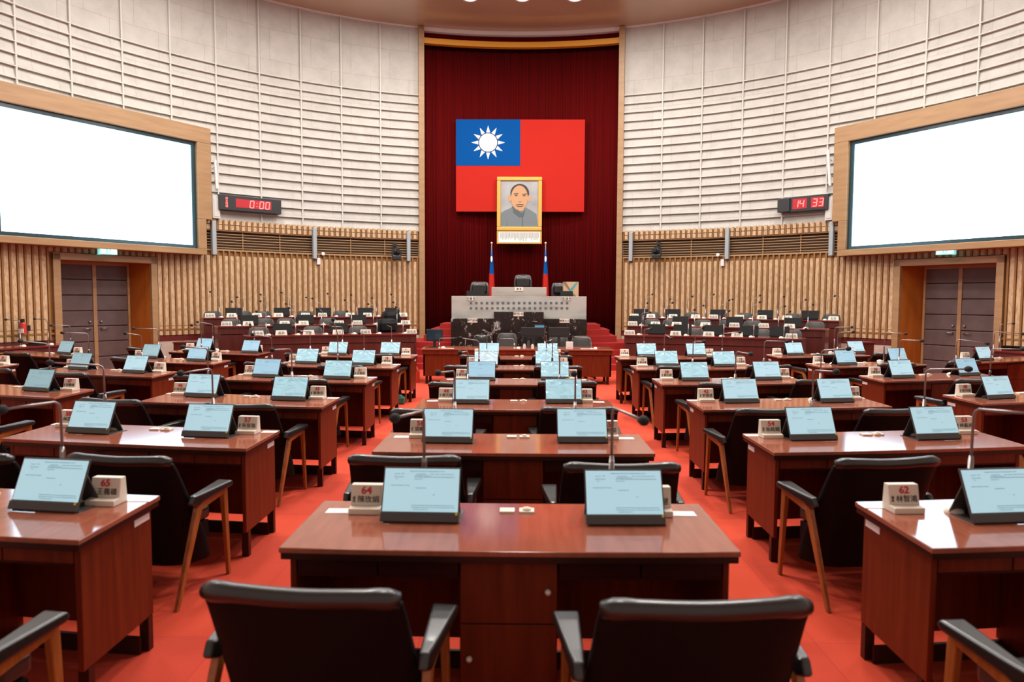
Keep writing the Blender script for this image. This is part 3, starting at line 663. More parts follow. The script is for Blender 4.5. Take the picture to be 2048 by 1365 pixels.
MB().prism([(0, bh), (.06, bh), (bw*.5, bh*.5), (bw*.95, bh*.1), (bw*.85, bh*.05), (bw*.4, bh*.5), (0, bh*.9)], -.003, 0).obj('brown_tape', 'tape_brown', bx)
def panel_screen(name, label, cat, x, y, z, w, h, tilt, body, scr=None, group=None, rz=0, stand=True):
    t = thing(name, label, cat, (x, y, z), rz, group); M = Matrix.Translation((0, 0, .02)) @ Matrix.Rotation(tilt, 4, 'X')
    MB().box(-w/2, w/2, -.012, .012, 0, h, M).obj('panel', body, t, bevel=.004)
    if scr: MB().box(-w/2 + .012, w/2 - .012, -.016, -.012, .012, h - .012, M).obj('glass', scr, t)
    MB().box(-w/2*.9, w/2*.9, -.02 if not stand else -.06, .14, 0, .018).obj('base', body, t, bevel=.004)
    return t
p = ony(951, 592, 17.5); panel_screen('laptop', 'dark laptop back on the left wing of the rostrum', 'laptop', p.x, 17.5, zt - .08, .46, .2, -.25, 'laptop')
p = ony(1133, 592, 17.5); panel_screen('laptop', 'dark laptop beside the cardboard box on the rostrum', 'laptop', p.x, 17.45, zt - .08, .32, .2, -.25, 'laptop')

# ------------------------------------------------------------------ microphones
def mic(base, top, ball, label, group, cat='microphone', r=.0085, br_=.022, dome=True, dh=(.06, 0)):
    base, top, ball = Vector(base), Vector(top), Vector(ball)
    t = thing('desk_microphone', label, cat, tuple(base), 0, group)
    top, ball = top - base, ball - base; d = ball - top; L = d.length; dn = d.normalized()
    pts = [Vector((0, 0, 0)), Vector((0, 0, 0)).lerp(top, .5), top - Vector((0, 0, .035)), top - Vector((0, 0, .012)) + dn*.008, top + dn*.032, top + dn*(L - br_)]
    MB().tube(pts[:2] + [top*.5, top*.55], [r*1.5, r*1.5, r*1.5, r*1.1], 8).obj('lower_tube', 'steel', t, smooth=True)
    MB().tube([top*.54] + pts[2:], r*.75, 8).obj('gooseneck', 'steel', t, smooth=True)
    q = dn.to_track_quat('Z', 'Y').to_matrix()
    MB().ball(ball, br_, sz=1.25, n=12, M=q).obj('foam_head', 'foam', t, smooth=True)
    if dome: MB().ball((dh[0], dh[1], 0), .042, sz=.75, n=14, half=True).disc((0, 0), .022, 0, .012, 12).obj('base_dome', 'cream2', t, smooth=True)
    return t

# ------------------------------------------------------------------ council desks
ROW = {'A': 2.95, 'B': 4.67, 'C': 6.40, 'D': 8.20, 'E': 9.90, 'F': 11.62}
COL = {'L3': -8.2, 'L2': -5.43, 'L1': -2.68, 'C': -.04, 'R1': 2.54, 'R2': 5.32, 'R3': 8.15}
HT = .75; HWD = .905
def cv(x): return x*x/36.0
def arcblock(mb, xc, x0, x1, d0, d1, z0, z1, n=12):     # block following the row curve, in coordinates local to (xc, row)
    lo = []; hi = []
    for i in range(n + 1):
        x = x0 + (x1 - x0)*i/n; c = cv(x + xc); lo.append((x, c + d0)); hi.append((x, c + d1))
    m = n + 1; vs = [(x, y, z0) for x, y in lo] + [(x, y, z0) for x, y in hi] + [(x, y, z1) for x, y in lo] + [(x, y, z1) for x, y in hi]; fs = []
    for i in range(n):
        fs += [(i, i + 1, m + i + 1, m + i), (2*m + i, 3*m + i, 3*m + i + 1, 2*m + i + 1), (i, 2*m + i, 2*m + i + 1, i + 1), (m + i, m + i + 1, 3*m + i + 1, 3*m + i)]
    fs += [(0, m, 3*m, 2*m), (n, 2*m + n, 3*m + n, m + n)]
    mb.add(vs, fs); return mb
NEAR, FAR = -.31, .33
def make_desk(col):
    xc = COL[col]; t = thing('council_desk', 'x', 'desk', (0, 0, 0)); h = HWD
    arcblock(MB(), xc, -h, h, NEAR, FAR, HT - .022, HT).obj('desktop', 'desk_top', t, bevel=.004)
    arcblock(MB(), xc, -h + .006, h - .006, NEAR + .006, FAR - .006, HT - .05, HT - .022).obj('top_edging', 'desk_edge', t, bevel=.003)
    for s in (-1, 1):
        x0, x1 = (-h + .03, -h + .055) if s < 0 else (h - .055, h - .03); c0 = cv(xc + (x0 + x1)/2)
        sp = MB().box(x0, x1, c0 + NEAR + .05, c0 + FAR - .04, .17, HT - .05).obj('side_panel', 'desk_wood', t, bevel=.003)
        xs = x0 - .003 if s < 0 else x1 + .003
        if s*xc <= 0 and not (col == 'C' and s < 0): MB().box(min(xs, xs - s*.003), max(xs, xs - s*.003), c0 + FAR - .19, c0 + FAR - .06, HT - .10, HT - .068).obj('sticker', 'sticker', sp)
        for d in (NEAR + .08, FAR - .09):
            MB().box(x0 - (0 if s < 0 else .02), x1 + (.02 if s < 0 else 0), c0 + d, c0 + d + .04, 0, .168).obj('leg', 'desk_edge', t)
        # aprons (drawer fronts) either side of the cabinet
        xa, xb = (-h + .06, -.2) if s < 0 else (.2, h - .06)
        xm = (xa + xb)/2
        for q0, q1 in ((xa, xm - .003), (xm + .003, xb)):
            arcblock(MB(), xc, q0, q1, NEAR + .05, NEAR + .07, .63, HT - .052, 4).obj('drawer_front', 'desk_wood_shaded' if col == 'C' else 'desk_wood', t, bevel=.002)  # middle desks take the darker copy to paint shade on their fronts
        arcblock(MB(), xc, xa, xb, NEAR + .05, FAR - .1, .62, .63, 4).obj('drawer_bottom', 'desk_wood_shaded', t)
    arcblock(MB(), xc, -h + .055, h - .055, FAR - .1, FAR - .08, .135, HT - .05, 8).obj('modesty_panel', 'desk_wood', t)
    arcblock(MB(), xc, -h + .055, h - .055, FAR - .13, FAR - .11, .0, .085, 8).obj('shade_rail', 'desk_edge', t)  # dark strip added so the shade under the desk reads black
    cb_ = MB(); c0 = cv(xc); cb_.box(-.195, .195, c0 + NEAR + .07, c0 + FAR - .11, .08, HT - .055); cab = cb_.obj('cabinet', 'desk_wood', t)
    for z0, z1, kx, kz in ((.44, HT - .06, .155, .575), (.09, .434, -.155, .30)):
        sl = cv(xc + .19) - cv(xc - .19)
        dr = MB().hexa([(-.19, c0 - sl/2 + NEAR + .05, z0), (.19, c0 + sl/2 + NEAR + .05, z0), (.19, c0 + NEAR + .069, z0), (-.19, c0 + NEAR + .069, z0)], [(-.19, c0 - sl/2 + NEAR + .05, z1), (.19, c0 + sl/2 + NEAR + .05, z1), (.19, c0 + NEAR + .069, z1), (-.19, c0 + NEAR + .069, z1)]).obj('cabinet_door', 'desk_wood', cab, bevel=.002)
        MB().ball((kx, c0 + kx/.19*sl/2 + NEAR + .035, kz), .013, sy=1.3).obj('knob', 'knob', dr, smooth=True)
    return t
# seat numbers and names, from the left end of each row (number of the LEFT seat, number of the RIGHT seat)
SEATS = {'A': {'L1': (66, 65), 'C': (64, 63), 'R1': (62, 61)},
         'B': {'L1': (58, 57), 'C': (56, 55), 'R1': (54, 53)},
         'C': {'L2': (48, 47), 'L1': (46, 45), 'C': (44, 43), 'R1': (42, 41), 'R2': (40, 39)},
         'D': {'L3': (36, 35), 'L2': (34, 33), 'L1': (32, 31), 'C': (30, 29), 'R1': (28, 27), 'R2': (26, 25)},
         'E': {'L3': (23, 22), 'L2': (21, 20), 'L1': (19, 18), 'C': (17, 16), 'R1': (15, 14), 'R2': (13, 12), 'R3': (11, 0)},
         'F': {'L2': (10, 9), 'L1': (8, 7), 'C': (6, 5), 'R1': (4, 3), 'R2': (2, 1)}}
NAMES = {65: '王義雄', 64: '陳玫娟', 63: '陳善慧', 62: '林智鴻', 58: '林富寶', 57: '朱信強', 56: '張勝富', 55: '李柏毅', 54: '吳銘賜', 53: '林義迪', 47: '何權峰', 46: '林志誠', 45: '簡煥宗',
         44: '黃天煌', 43: '何權峰', 42: '李雅慧', 41: '江瑞鴻', 40: '黃飛鳳', 34: '陳明澤', 33: '宋立彬', 35: '許采蓁', 32: '李亞築', 31: '白喬茵', 30: '黃秋媖', 29: '陳麗珍', 28: '黃柏霖', 27: '陳玫娟',
         26: '鍾易仲', 25: '邱于軒', 22: '李眉蓁', 21: '劉德林', 20: '李順進', 19: '陳若翠', 18: '黃紹庭', 17: '黃文益', 16: '鄭孟洳', 15: '蔡金晏', 14: '王耀裕', 13: '許慧玉', 12: '陸淑美', 11: '方信淵',
         10: '童燕珍', 9: '李雨庭', 8: '湯詠瑜', 7: '高忠德', 6: '吳利成', 5: '范織欽', 4: '尤忠瑋', 3: '張博洋', 2: '邱俊憲', 1: '黃文志'}
RN = {'A': 'nearest', 'B': 'second', 'C': 'third', 'D': 'fourth', 'E': 'fifth', 'F': 'frontmost'}
CN = {'L3': 'far left block', 'L2': 'outer left block', 'L1': 'inner left block', 'C': 'middle block', 'R1': 'inner right block', 'R2': 'outer right block', 'R3': 'far right block'}
def where(row, col):
    return {'A': 'nearest row', 'B': 'second row', 'C': 'third row', 'D': 'fourth row', 'E': 'fifth row', 'F': 'row nearest the rostrum'}[row] + ', ' + CN[col]
protos = {}
for row, cols in SEATS.items():
    for col in cols:
        lab = 'reddish wood two-seat council desk, ' + where(row, col)
        if col not in protos: protos[col] = make_desk(col); o = protos[col]; o['label'] = lab
        else: o = dup(protos[col], (0, 0, 0), 0, lab)
        o.location = (COL[col], ROW[row], 0); o['group'] = 'two-seat council desks'

# tablet
def tablet_proto(disp):
    t = thing('tablet', 'x', 'tablet', (0, 0, 0)); w, h = .345, .240
    M = Matrix.Translation((0, .006, .004)) @ Matrix.Rotation(math.radians(-24), 4, 'X')
    MB().box(-w/2, w/2, -.004, .006, .006, h, M).obj('frame', 'tablet_body', t, bevel=.003)
    dsp = MB().box(-w/2 + .006, w/2 - .006, -.0052, -.004, .044, h - .007, M).obj('display', disp, t)
    MB().box(-w/2, w/2, -.013, -.003, 0, .04, M).obj('front_bar', 'tablet_body', t, bevel=.003)
    MB().box(-w/2 + .01, w/2 + .005, .01, .19, 0, .005).obj('cover_flap', 'tablet_cover', t, bevel=.002)
    MB().box(-w/2 + .01, w/2 - .01, -.003, .003, 0, .17, Matrix.Translation((0, .165, .004)) @ Matrix.Rotation(math.radians(27), 4, 'X')).obj('cover_prop', 'tablet_cover', t)
    MB().box(w/2 - .016, w/2 - .006, -.015, -.013, .03, .043, M).obj('yellow_tag', 'yellow', t)
    g = MB(); r = random.Random(5)
    def line(u0, u1, v, th=.0042):
        x = u0
        while x < u1:
            wd_ = r.uniform(.003, .006); a = -w/2 + .01 + x*(w - .02); zz = h - .012 - v*(h - .06)
            g.box(a, a + wd_, -.0058, -.0052, zz - th*r.uniform(.6, 1), zz, M); x += (wd_ + .0016)/(w - .02)
    line(.33, .80, .03); line(.12, .2, .1); line(.22, .25, .09); line(.42, .55, .1); line(.62, .66, .1); line(.68, .92, .1); line(.12, .24, .17); line(.4, .95, .17); line(.4, .62, .14)
    line(.14, .17, .22); line(.4, .5, .22); line(.08, .32, .38); line(.42, .55, .44); line(.66, .68, .6); line(.38, .95, .86); line(.38, .7, .91); line(.72, .97, .91); line(.4, .6, .96)
    g.obj('screen_text', 'screen_ink', t)
    return t
TP = {}
WRAP = {43, 45, 29, 16, 3, 4, 14, 28, 15, 19, 18, 8, 7, 31, 5}
DIM = {47, 34, 21, 22}
BLUE = {32, 30, 20, 9, 10, 12, 25, 13}
# measured front edge pixels of tablets (left bottom, right bottom); seats without an entry use the row curve
TPX = {65: (13, 1022.5, 154, 1027.6), 64: (759, 1047.4, 917.4, 1049), 63: (1168, 1053, 1336, 1054), 58: (128.3, 867.9, 216.2, 870.3), 57: (359.9, 875.4, 456.7, 877.8), 56: (842.8, 888, 945, 888.5), 55: (1113, 887, 1218, 889), 62: (1942, 1048, 0, 0),
       54: (1574.7, 881.6, 1683.6, 883.6), 53: (1835.6, 881.6, 1923.8, 880.4), 46: (365.4, 795, 431.7, 797.4), 45: (538.1, 801.8, 611.7, 804.2), 44: (903.7, 809, 978.7, 809.7), 43: (1090, 808, 1166, 809), 42: (1445.6, 807, 1524.2, 808.3), 41: (1638, 806.2, 1714.7, 807),
       32: (501.9, 754.6, 556, 757.4), 31: (642.1, 758.4, 702.7, 761.2), 30: (931.8, 762, 990.7, 762.5), 29: (1080, 760, 1139, 760.5), 28: (1360.7, 762.7, 1423.6, 763.6), 27: (1508.5, 761.5, 1567.7, 761.5), 19: (587.4, 727.6, 634.3, 730), 18: (701, 731, 748, 733),
       17: (946.8, 735, 996.4, 735), 16: (1070, 733.5, 1119, 733.5), 15: (1310, 733, 1358, 733), 14: (1429, 734.6, 1474, 734.6), 8: (655, 710, 691.7, 711.9), 7: (757.8, 710.5, 799.5, 712.3), 6: (956.4, 712, 1000, 712), 5: (1073, 711, 1115, 711), 4: (1269.6, 712, 1311.7, 712), 3: (1372.7, 713.5, 1415.8, 714),
       47: (40.4, 783.7, 97.5, 784.7), 34: (131.7, 740.3, 176.2, 741.3), 33: (239.5, 746.4, 290.8, 748.5), 20: (367, 723.2, 413.3, 724.2), 21: (285, 716, 322, 717), 22: (106.7, 708.8, 143.7, 710), 10: (399, 699.5, 432, 700.5), 9: (480, 706, 515.9, 707.8), 2: (1572, 711, 1612.6, 711.5), 1: (1662, 702, 1700, 702),
       13: (1676, 731.7, 1723, 732.5), 12: (1771, 724, 1815, 724.5), 26: (1790, 759.4, 1845, 759.4), 25: (1918, 752.4, 1965, 753), 40: (1984.7, 801.7, 2046.8, 801), 11: (1991.7, 726.5, 2028, 727)}
# microphones: column top pixel and foam head pixel
MPX = {65: (120, 803, 3, 820), 64: (848, 822, 790, 837), 63: (1225, 815, 1287, 842), 58: (207, 731, 100, 726), 57: (424, 737, 361, 747), 56: (909.6, 742, 876, 746.5), 55: (1151, 742, 1148, 748), 54: (1627, 741, 1672.7, 744), 53: (1852, 739, 1937, 738.7), 62: (1948, 818, 2062, 828),
       46: (415, 697, 366, 694.5), 45: (583, 698.5, 544.7, 700.4), 44: (936, 703, 920, 705.7), 43: (1119.5, 705, 1133, 706), 42: (1472, 703.5, 1501.5, 708.6), 41: (1643, 701, 1696.9, 698), 32: (543, 675, 504.8, 669.4), 31: (675, 668, 666, 640), 30: (958, 682, 921, 676.5), 29: (1105, 678, 1097, 684.5),
       28: (1386.5, 683, 1408, 683.4), 27: (1529, 682, 1573.6, 683.4), 19: (620, 663.5, 598, 662.4), 18: (728, 669, 718.6, 666.6), 17: (973.6, 670, 972, 667), 16: (1093, 669, 1092, 667), 15: (1329, 669, 1343, 677), 14: (1445, 667.6, 1480, 665), 8: (684.5, 654, 660.8, 653.7), 7: (783, 654, 776, 653),
       6: (984, 657, 984.5, 653), 5: (1090, 658, 1092, 655), 4: (1288.5, 659, 1301.6, 657.8), 3: (1390.5, 662, 1407.5, 654), 47: (98, 688, 41, 682.8), 33: (282, 671, 250.4, 667), 34: (176, 667, 124.8, 666), 20: (402, 660, 383, 651), 21: (316, 658, 267.5, 657.5), 22: (140, 651.5, 102.6, 651.4),
       10: (425, 649, 395, 644.5), 9: (508, 655, 500, 650), 2: (1586, 659, 1611.9, 658.5), 1: (1670, 655, 1703.7, 654.7), 13: (1676, 665.5, 1706.8, 664.3), 12: (1770, 665, 1811.5, 668), 26: (1800, 680, 1844, 682), 25: (1914, 679, 1975, 687.5), 40: (1983, 698, 2045, 699), 11: (1989, 664, 2046, 668)}
TFIX = {}
def seat_of(num):
    for row, cols in SEATS.items():
        for col, (a, b_) in cols.items():
            if num in (a, b_): return row, col, (-1 if num == a else 1)
first_np = None; NPMESH = None
def nameplate(num, x, y, rz, lab):
    global NPMESH
    if NPMESH is None:
        m_ = MB(); prof = [(-.062, 0), (-.062, .028), (-.02, .032), (-.003, .124), (.035, .124), (.045, 0)]   # (y, z)
        n = len(prof); vs = [(-.072, a, b_) for a, b_ in prof] + [(.072, a, b_) for a, b_ in prof]
        m_.add(vs, [tuple(range(n)), tuple(range(2*n - 1, n - 1, -1))] + [(i, i + n, (i + 1) % n + n, (i + 1) % n) for i in range(n)])
        NPMESH = m_.mesh('nameplate', 'cream')
    o = put('nameplate', NPMESH); o.location = (x, y, HT); o.rotation_euler = (0, 0, rz)
    md = o.modifiers.new('bevel', 'BEVEL'); md.width = .004; md.segments = 2
    tag(o, lab, 'nameplate', 'numbered cream nameplates')
    tl = math.atan2(.017, .092)
    textobj('number', str(num), .046, 'red_ink', o, vertical_M(0, -.0105, .098, 0, tl, 1.05), bold=.0012)
    nm = NAMES.get(num, '')
    if nm:
        textobj('name', nm, .034, 'black_ink', o, vertical_M(.01, -.0178, .058, 0, tl, 1.0))
        textobj('title', '議', .014, 'black_ink', o, vertical_M(-.056, -.0165, .065, 0, tl)); textobj('title', '員', .014, 'black_ink', o, vertical_M(-.056, -.019, .051, 0, tl))
    return o
cardmesh = MB().box(-.055, .055, -.035, .035, 0, .0015).mesh('paper_card', 'paper')
plate = MB().box(-.034, .034, -.03, .03, 0, .01).mesh('socket', 'cream2')
plugm = MB().disc((0, 0), .02, .01, .018, 16).disc((0, 0), .012, .018, .021, 12).mesh('dial', 'cream')
for row, cols in SEATS.items():
    for col, (na, nb) in cols.items():
        xc = COL[col]
        for num, s in ((na, -1), (nb, 1)):
            if num in (0, 66, 61, 48, 39, 36, 35, 23): 
                if num != 35: continue
            x = xc + s*.46; y = ROW[row] + cv(x); rz = math.atan(x/18.0)
            if num in TPX and num != 62:
                x0, y0, x1, y1 = TPX[num]; p = onz((x0 + x1)/2, (y0 + y1)/2, HT)
                x = p.x; yr = ROW[row] + cv(x); y = max(yr - .1, min(yr + .12, p.y))
            if num == 62: p = onz(1942, 1048, HT); x = p.x + .17; y = p.y
            wn = ('beside' if num in NAMES else 'at')
            if num != 35:
                key = 'display_wrap' if num in WRAP else 'display_dim' if num in DIM else 'display_blue' if num in BLUE else 'display_bright' if num in (17,) else 'display'
                lab = 'upright tablet beside nameplate %d, showing a pale blue page of text' % num
                if key == 'display_wrap': lab = 'tablet in wrinkled clear film beside nameplate %d' % num
                if key not in TP: TP[key] = tablet_proto(key); o = TP[key]; o['label'] = lab; o.location = (x, y, HT + .0005); o.rotation_euler = (0, 0, rz)
                else: o = dup(TP[key], (x, y, HT + .0005), rz, lab)
                o['group'] = 'tablets on the council desks'
                # microphone
                if num in MPX:
                    tx, ty, bx_, by = MPX[num]
                    mt = ony(tx, ty, y + .16); L = .30
                    d = ray(bx_, by); oc = CAM - mt; b2 = oc.dot(d); c2 = oc.length_squared - L*L; disc = b2*b2 - c2
                    tt = -b2 - math.sqrt(disc) if disc > 0 else -b2
                    mb_ = CAM + d*tt
                    if disc > 0 and (mb_ - mt).z < -.12: mb_ = CAM + d*(-b2)
                    basep = (mt.x, y + .17, HT)
                    mic(basep, (mt.x, mt.y, mt.z), mb_, 'gooseneck microphone behind the tablet of seat %d' % num, 'gooseneck microphones on the council desks', dh=(-.07 if col[0] == 'R' else .07, -.01))
            # nameplate at the outer side of the seat
            nx = xc + s*(.66 if col == 'C' else .72 if xc < 0 else .75)
            if num == 35: nx = xc + .74
            ny = ROW[row] + cv(nx) + .18
            nameplate(num, nx, ny, math.atan(nx/18.0)*.6, 'cream nameplate with red number %d on a council desk' % num)
            cx_ = xc + s*(.79 if col == 'C' else .855)
            if num not in (47, 33, 20, 9, 34): tag(put('paper_card', cardmesh, loc=(cx_, ROW[row] + cv(cx_) + (.17 if col == 'C' else .25), HT + .0005)), 'white paper card beside nameplate %d' % num, 'card', 'white cards at the desk ends')
        for s in (-1, 1):
            x = xc + .03 + s*.045; o = put('desk_socket', plate, loc=(x, ROW[row] + cv(x) + .2, HT)); tag(o, '%s cream socket plate on the desk, %s' % ('left' if s < 0 else 'right', where(row, col)), 'socket', 'socket plates between the seats')
            if s > 0: put('dial', plugm, o)

# ------------------------------------------------------------------ council chairs
def make_chair():
    t = thing('council_chair', 'x', 'chair', (0, 0, 0))
    nu, nv = 14, 10; th = .055
    def P_(u, v, side):
        z = .17 + .645*v; w = .352 - .034*v
        y = -.085 - .145*max(0, (v - .2)/.8)**1.1
        fwd = (abs(u)**6)*(.16 - .13*v)
        if v > .93: z -= .012*abs(u)**6
        y += fwd
        yo = (0 if side == 0 else th*(1 - .25*v)*(1 - .25*abs(u)**4))
        return Vector((u*w, y + yo, z))
    b_ = MB(); vs = []; idx = {}
    for side in (0, 1):
        for j in range(nv + 1):
            for i in range(nu + 1): idx[side, j, i] = len(vs); vs.append(P_(-1 + 2*i/nu, j/nv, side))
    fs = []
    for j in range(nv):
        for i in range(nu):
            fs.append((idx[0, j, i], idx[0, j, i + 1], idx[0, j + 1, i + 1], idx[0, j + 1, i])); fs.append((idx[1, j, i], idx[1, j + 1, i], idx[1, j + 1, i + 1], idx[1, j, i + 1]))
        for i in (0, nu): fs.append((idx[0, j, i], idx[0, j + 1, i], idx[1, j + 1, i], idx[1, j, i]))
    for i in range(nu):
        for j in (0, nv): fs.append((idx[0, j, i], idx[0, j, i + 1], idx[1, j, i + 1], idx[1, j, i]))
    b_.add(vs, fs); b_.obj('backrest', 'leather_back', t, bevel=.008, smooth=True)
    # padded roll along the top of the back
    n = 18; pts = []; rs = []
    for i in range(n + 1):
        u = (-1 + 2*i/n)*.985; p = (P_(u, 1, 0) + P_(u, 1, 1))/2; p.z += .0 - .006*math.cos(3*u); pts.append(p); rs.append((.034 if abs(u) < .9 else .024) - .003*(abs(u) < .72))
    MB().tube(pts, rs, 12).obj('top_roll', 'leather', t, smooth=True)
    MB().box(-.245, .245, -.09, .30, .345, .44).obj('seat', 'leather', t, bevel=.03, seg=4)
    MB().box(-.25, .25, -.03, .26, .24, .345).obj('seat_frame', 'leather_back', t)
    for s in (-1, 1):
        x = s*.362
        a = MB(); prof = [(-.11, .545), (-.05, .515), (.0, .535), (.27, .56), (.285, .58), (.27, .60), (.0, .592), (-.08, .592)]
        wy = lambda y: .016 + .034*min(1, max(0, (y + .09)/.3))
        a.add([(x - wy(y), y, z) for y, z in prof] + [(x + wy(y), y, z) for y, z in prof], [tuple(range(8)), tuple(range(15, 7, -1))] + [(i, i + 8, (i + 1) % 8 + 8, (i + 1) % 8) for i in range(8)])
        a.obj('armrest', 'leather', t, bevel=.012, seg=3)
        def bar(p, q, w0, w1, nm, d0, d1):
            g = MB(); p, q = Vector(p), Vector(q)
            g.hexa([p + Vector((-w0, -d0, 0)), p + Vector((w0, -d0, 0)), p + Vector((w0, d0, 0)), p + Vector((-w0, d0, 0))], [q + Vector((-w1, -d1, 0)), q + Vector((w1, -d1, 0)), q + Vector((w1, d1, 0)), q + Vector((-w1, d1, 0))])
            return g.obj(nm, 'chair_wood', t, bevel=.004)
        bar((x + s*.01, .27, 0), (x, .245, .56), .011, .015, 'front_leg', .013, .024)
        bar((x + s*.015, -.27, 0), (x, -.01, .54), .011, .015, 'rear_leg', .014, .03)
        MB().hexa([(x - .014, -.02, .49), (x + .014, -.02, .49), (x + .014, .26, .525), (x - .014, .26, .525)], [(x - .014, -.02, .54), (x + .014, -.02, .54), (x + .014, .265, .572), (x - .014, .265, .572)]).obj('arm_rail', 'chair_wood', t, bevel=.004)
    return t
CHAIR = make_chair(); used = False
def place_chair(x, y, rz, lab):
    global used
    if not used: used = True; o = CHAIR; o['label'] = lab; o.location = (x, y, 0); o.rotation_euler = (0, 0, rz)
    else: o = dup(CHAIR, (x, y, 0), rz, lab)
    o['group'] = 'black leather council chairs'
CH = [(64, 603, 1176), (63, 1413, 1201), (56, 807, 910), (55, 1244, 925), (44, 862, 817), (43, 1158, 813), (30, 918, 763.7), (29, 1130, 754.5), (17, 939, 727.5), (16, 1114, 729), (6, 962, 708), (5, 1104, 709),
      (57, 238, 910), (58, -75, 905), (45, 478, 806), (46, 224, 797), (31, 600, 757), (32, 403, 749), (18, 684, 730), (19, 533, 724), (7, 752, 706.5), (8, 608, 706),
      (33, 135, 744), (34, -8, 735), (20, 284, 711), (21, 163, 709), (9, 418, 696), (10, 313, 691), (22, 45, 703.5),
      (53, 1774, 915), (54, 1450, 870, 1.72, 4.2), (42, 1545, 816), (41, 1795, 816), (28, 1452, 764), (27, 1640, 758), (15, 1355, 729), (14, 1525, 726), (4, 1309, 709), (3, 1447, 711),
      (2, 1655, 707), (1, 1772, 705), (13, 1790, 726), (12, 1925, 721), (25, 1952, 757)]
# direct positions for chairs whose back is outside the frame
CHD = [(65, -2.06, 2.2), (62, 1.93, 2.2), (47, -4.9, 6.1), (40, 4.3, 5.6)]
rj = random.Random(11)
for c in CH:
    num, px, py = c[:3]
    if num == 54: continue
    row, col, s = seat_of(num)
    p = onz(px, py, .855); x, y = p.x, p.y + .235
    yn = ROW[row] + cv(x) + NEAR
    y = min(y, yn - .22); y = max(y, yn - .62)
    place_chair(x, y, math.atan(x/18) + rj.uniform(-.04, .04) + {64: -.05, 63: .02, 57: .03}.get(num, 0), 'black leather chair with wooden arms drawn up to the place of nameplate %d' % num)
for num, x, y in CHD: place_chair(x, y, math.atan(x/18), 'black leather chair with wooden arms drawn up to the place of nameplate %d' % num)
tag(MB().box(-.1, .1, -.06, .06, 0, .12).ball((0, 0, .12), .08, sy=.7, sz=.5).obj('shopping_bag', 'green_bag', loc=(-1.98, 11.28, 0), bevel=.02), 'small green bag on the floor under the desk with nameplate 7', 'bag')

# ------------------------------------------------------------------ side galleries: three curved tiers each
GC = 3.95; GR = [10.46, 12.0, 13.55]; GH = [1.005, 1.138, 1.276]
def gat(px, k, dr=0):               # point on tier arc k (+dr) seen at pixel column px
    d = ray(px, 640); dx, dy = d.x, d.y; R = GR[k] + dr
    a = dx*dx + dy*dy; b2 = -GC*dy; c = GC*GC - R*R; t = (-b2 + math.sqrt(b2*b2 - a*c))/a
    return Vector((dx*t, dy*t, 0))
def gaz(p): return math.degrees(math.atan2(p.x, p.y - GC))
def garc(mb, a0, a1, r0, r1, z0, z1, n=14):
    prof = [(r0, z0), (r1, z0), (r1, z1), (r0, z1)]; return mb.arc(a0, a1, prof, abs(a1 - a0)/n)
GAL = {'left': dict(span=[(491, 833.5), (435, 820.5), (406, 815)],
        plates=[(515, 562, 617, 676, 731, 823), (453, 496, 569, 607, 678, 715, 811), (420, 463, 514, 557, 611, 645, 700, 735, 806)],
        mon=[(565, 678), (499, 611, 716), (468, 564, 647, 731, 785)], chair=[(518, 626, 717), (463, 530, 572, 656), (426, 488, 527, 610, 682)],
        dome=[(535, 594, 650, 707, 757, 809), (477, 535, 593, 646, 706, 750, 797), (442, 490, 536, 583, 628, 672, 716, 756, 797)]),
       'right': dict(span=[(1248, 1606), (1254, 1652), (1260, 1679)],
        plates=[(1259.7, 1352, 1418, 1475, 1584), (1265.5, 1311, 1353.6, 1411, 1469, 1527.6, 1579.6), (1268.6, 1301.6, 1346, 1391, 1427, 1478.6, 1523.8, 1574.6, 1667)],
        mon=[(1313, 1365, 1427, 1498, 1559), (1273.6, 1361, 1469, 1585.5), (1281.8, 1345, 1435, 1530, 1620)], chair=[(1388, 1522, 1583), (1304, 1342, 1405.7, 1456, 1505, 1630), (1305, 1383, 1490, 1584, 1662)],
        dome=[(1280, 1374, 1445, 1505, 1565.6), (1283, 1332, 1386, 1437, 1502, 1554, 1613), (1286, 1325.7, 1371, 1408, 1449, 1502, 1552, 1597, 1651)])}
ORD = ['first', 'second', 'third', 'fourth', 'fifth', 'sixth', 'seventh', 'eighth', 'ninth']
TN = ['lowest', 'middle', 'top']
tent = None
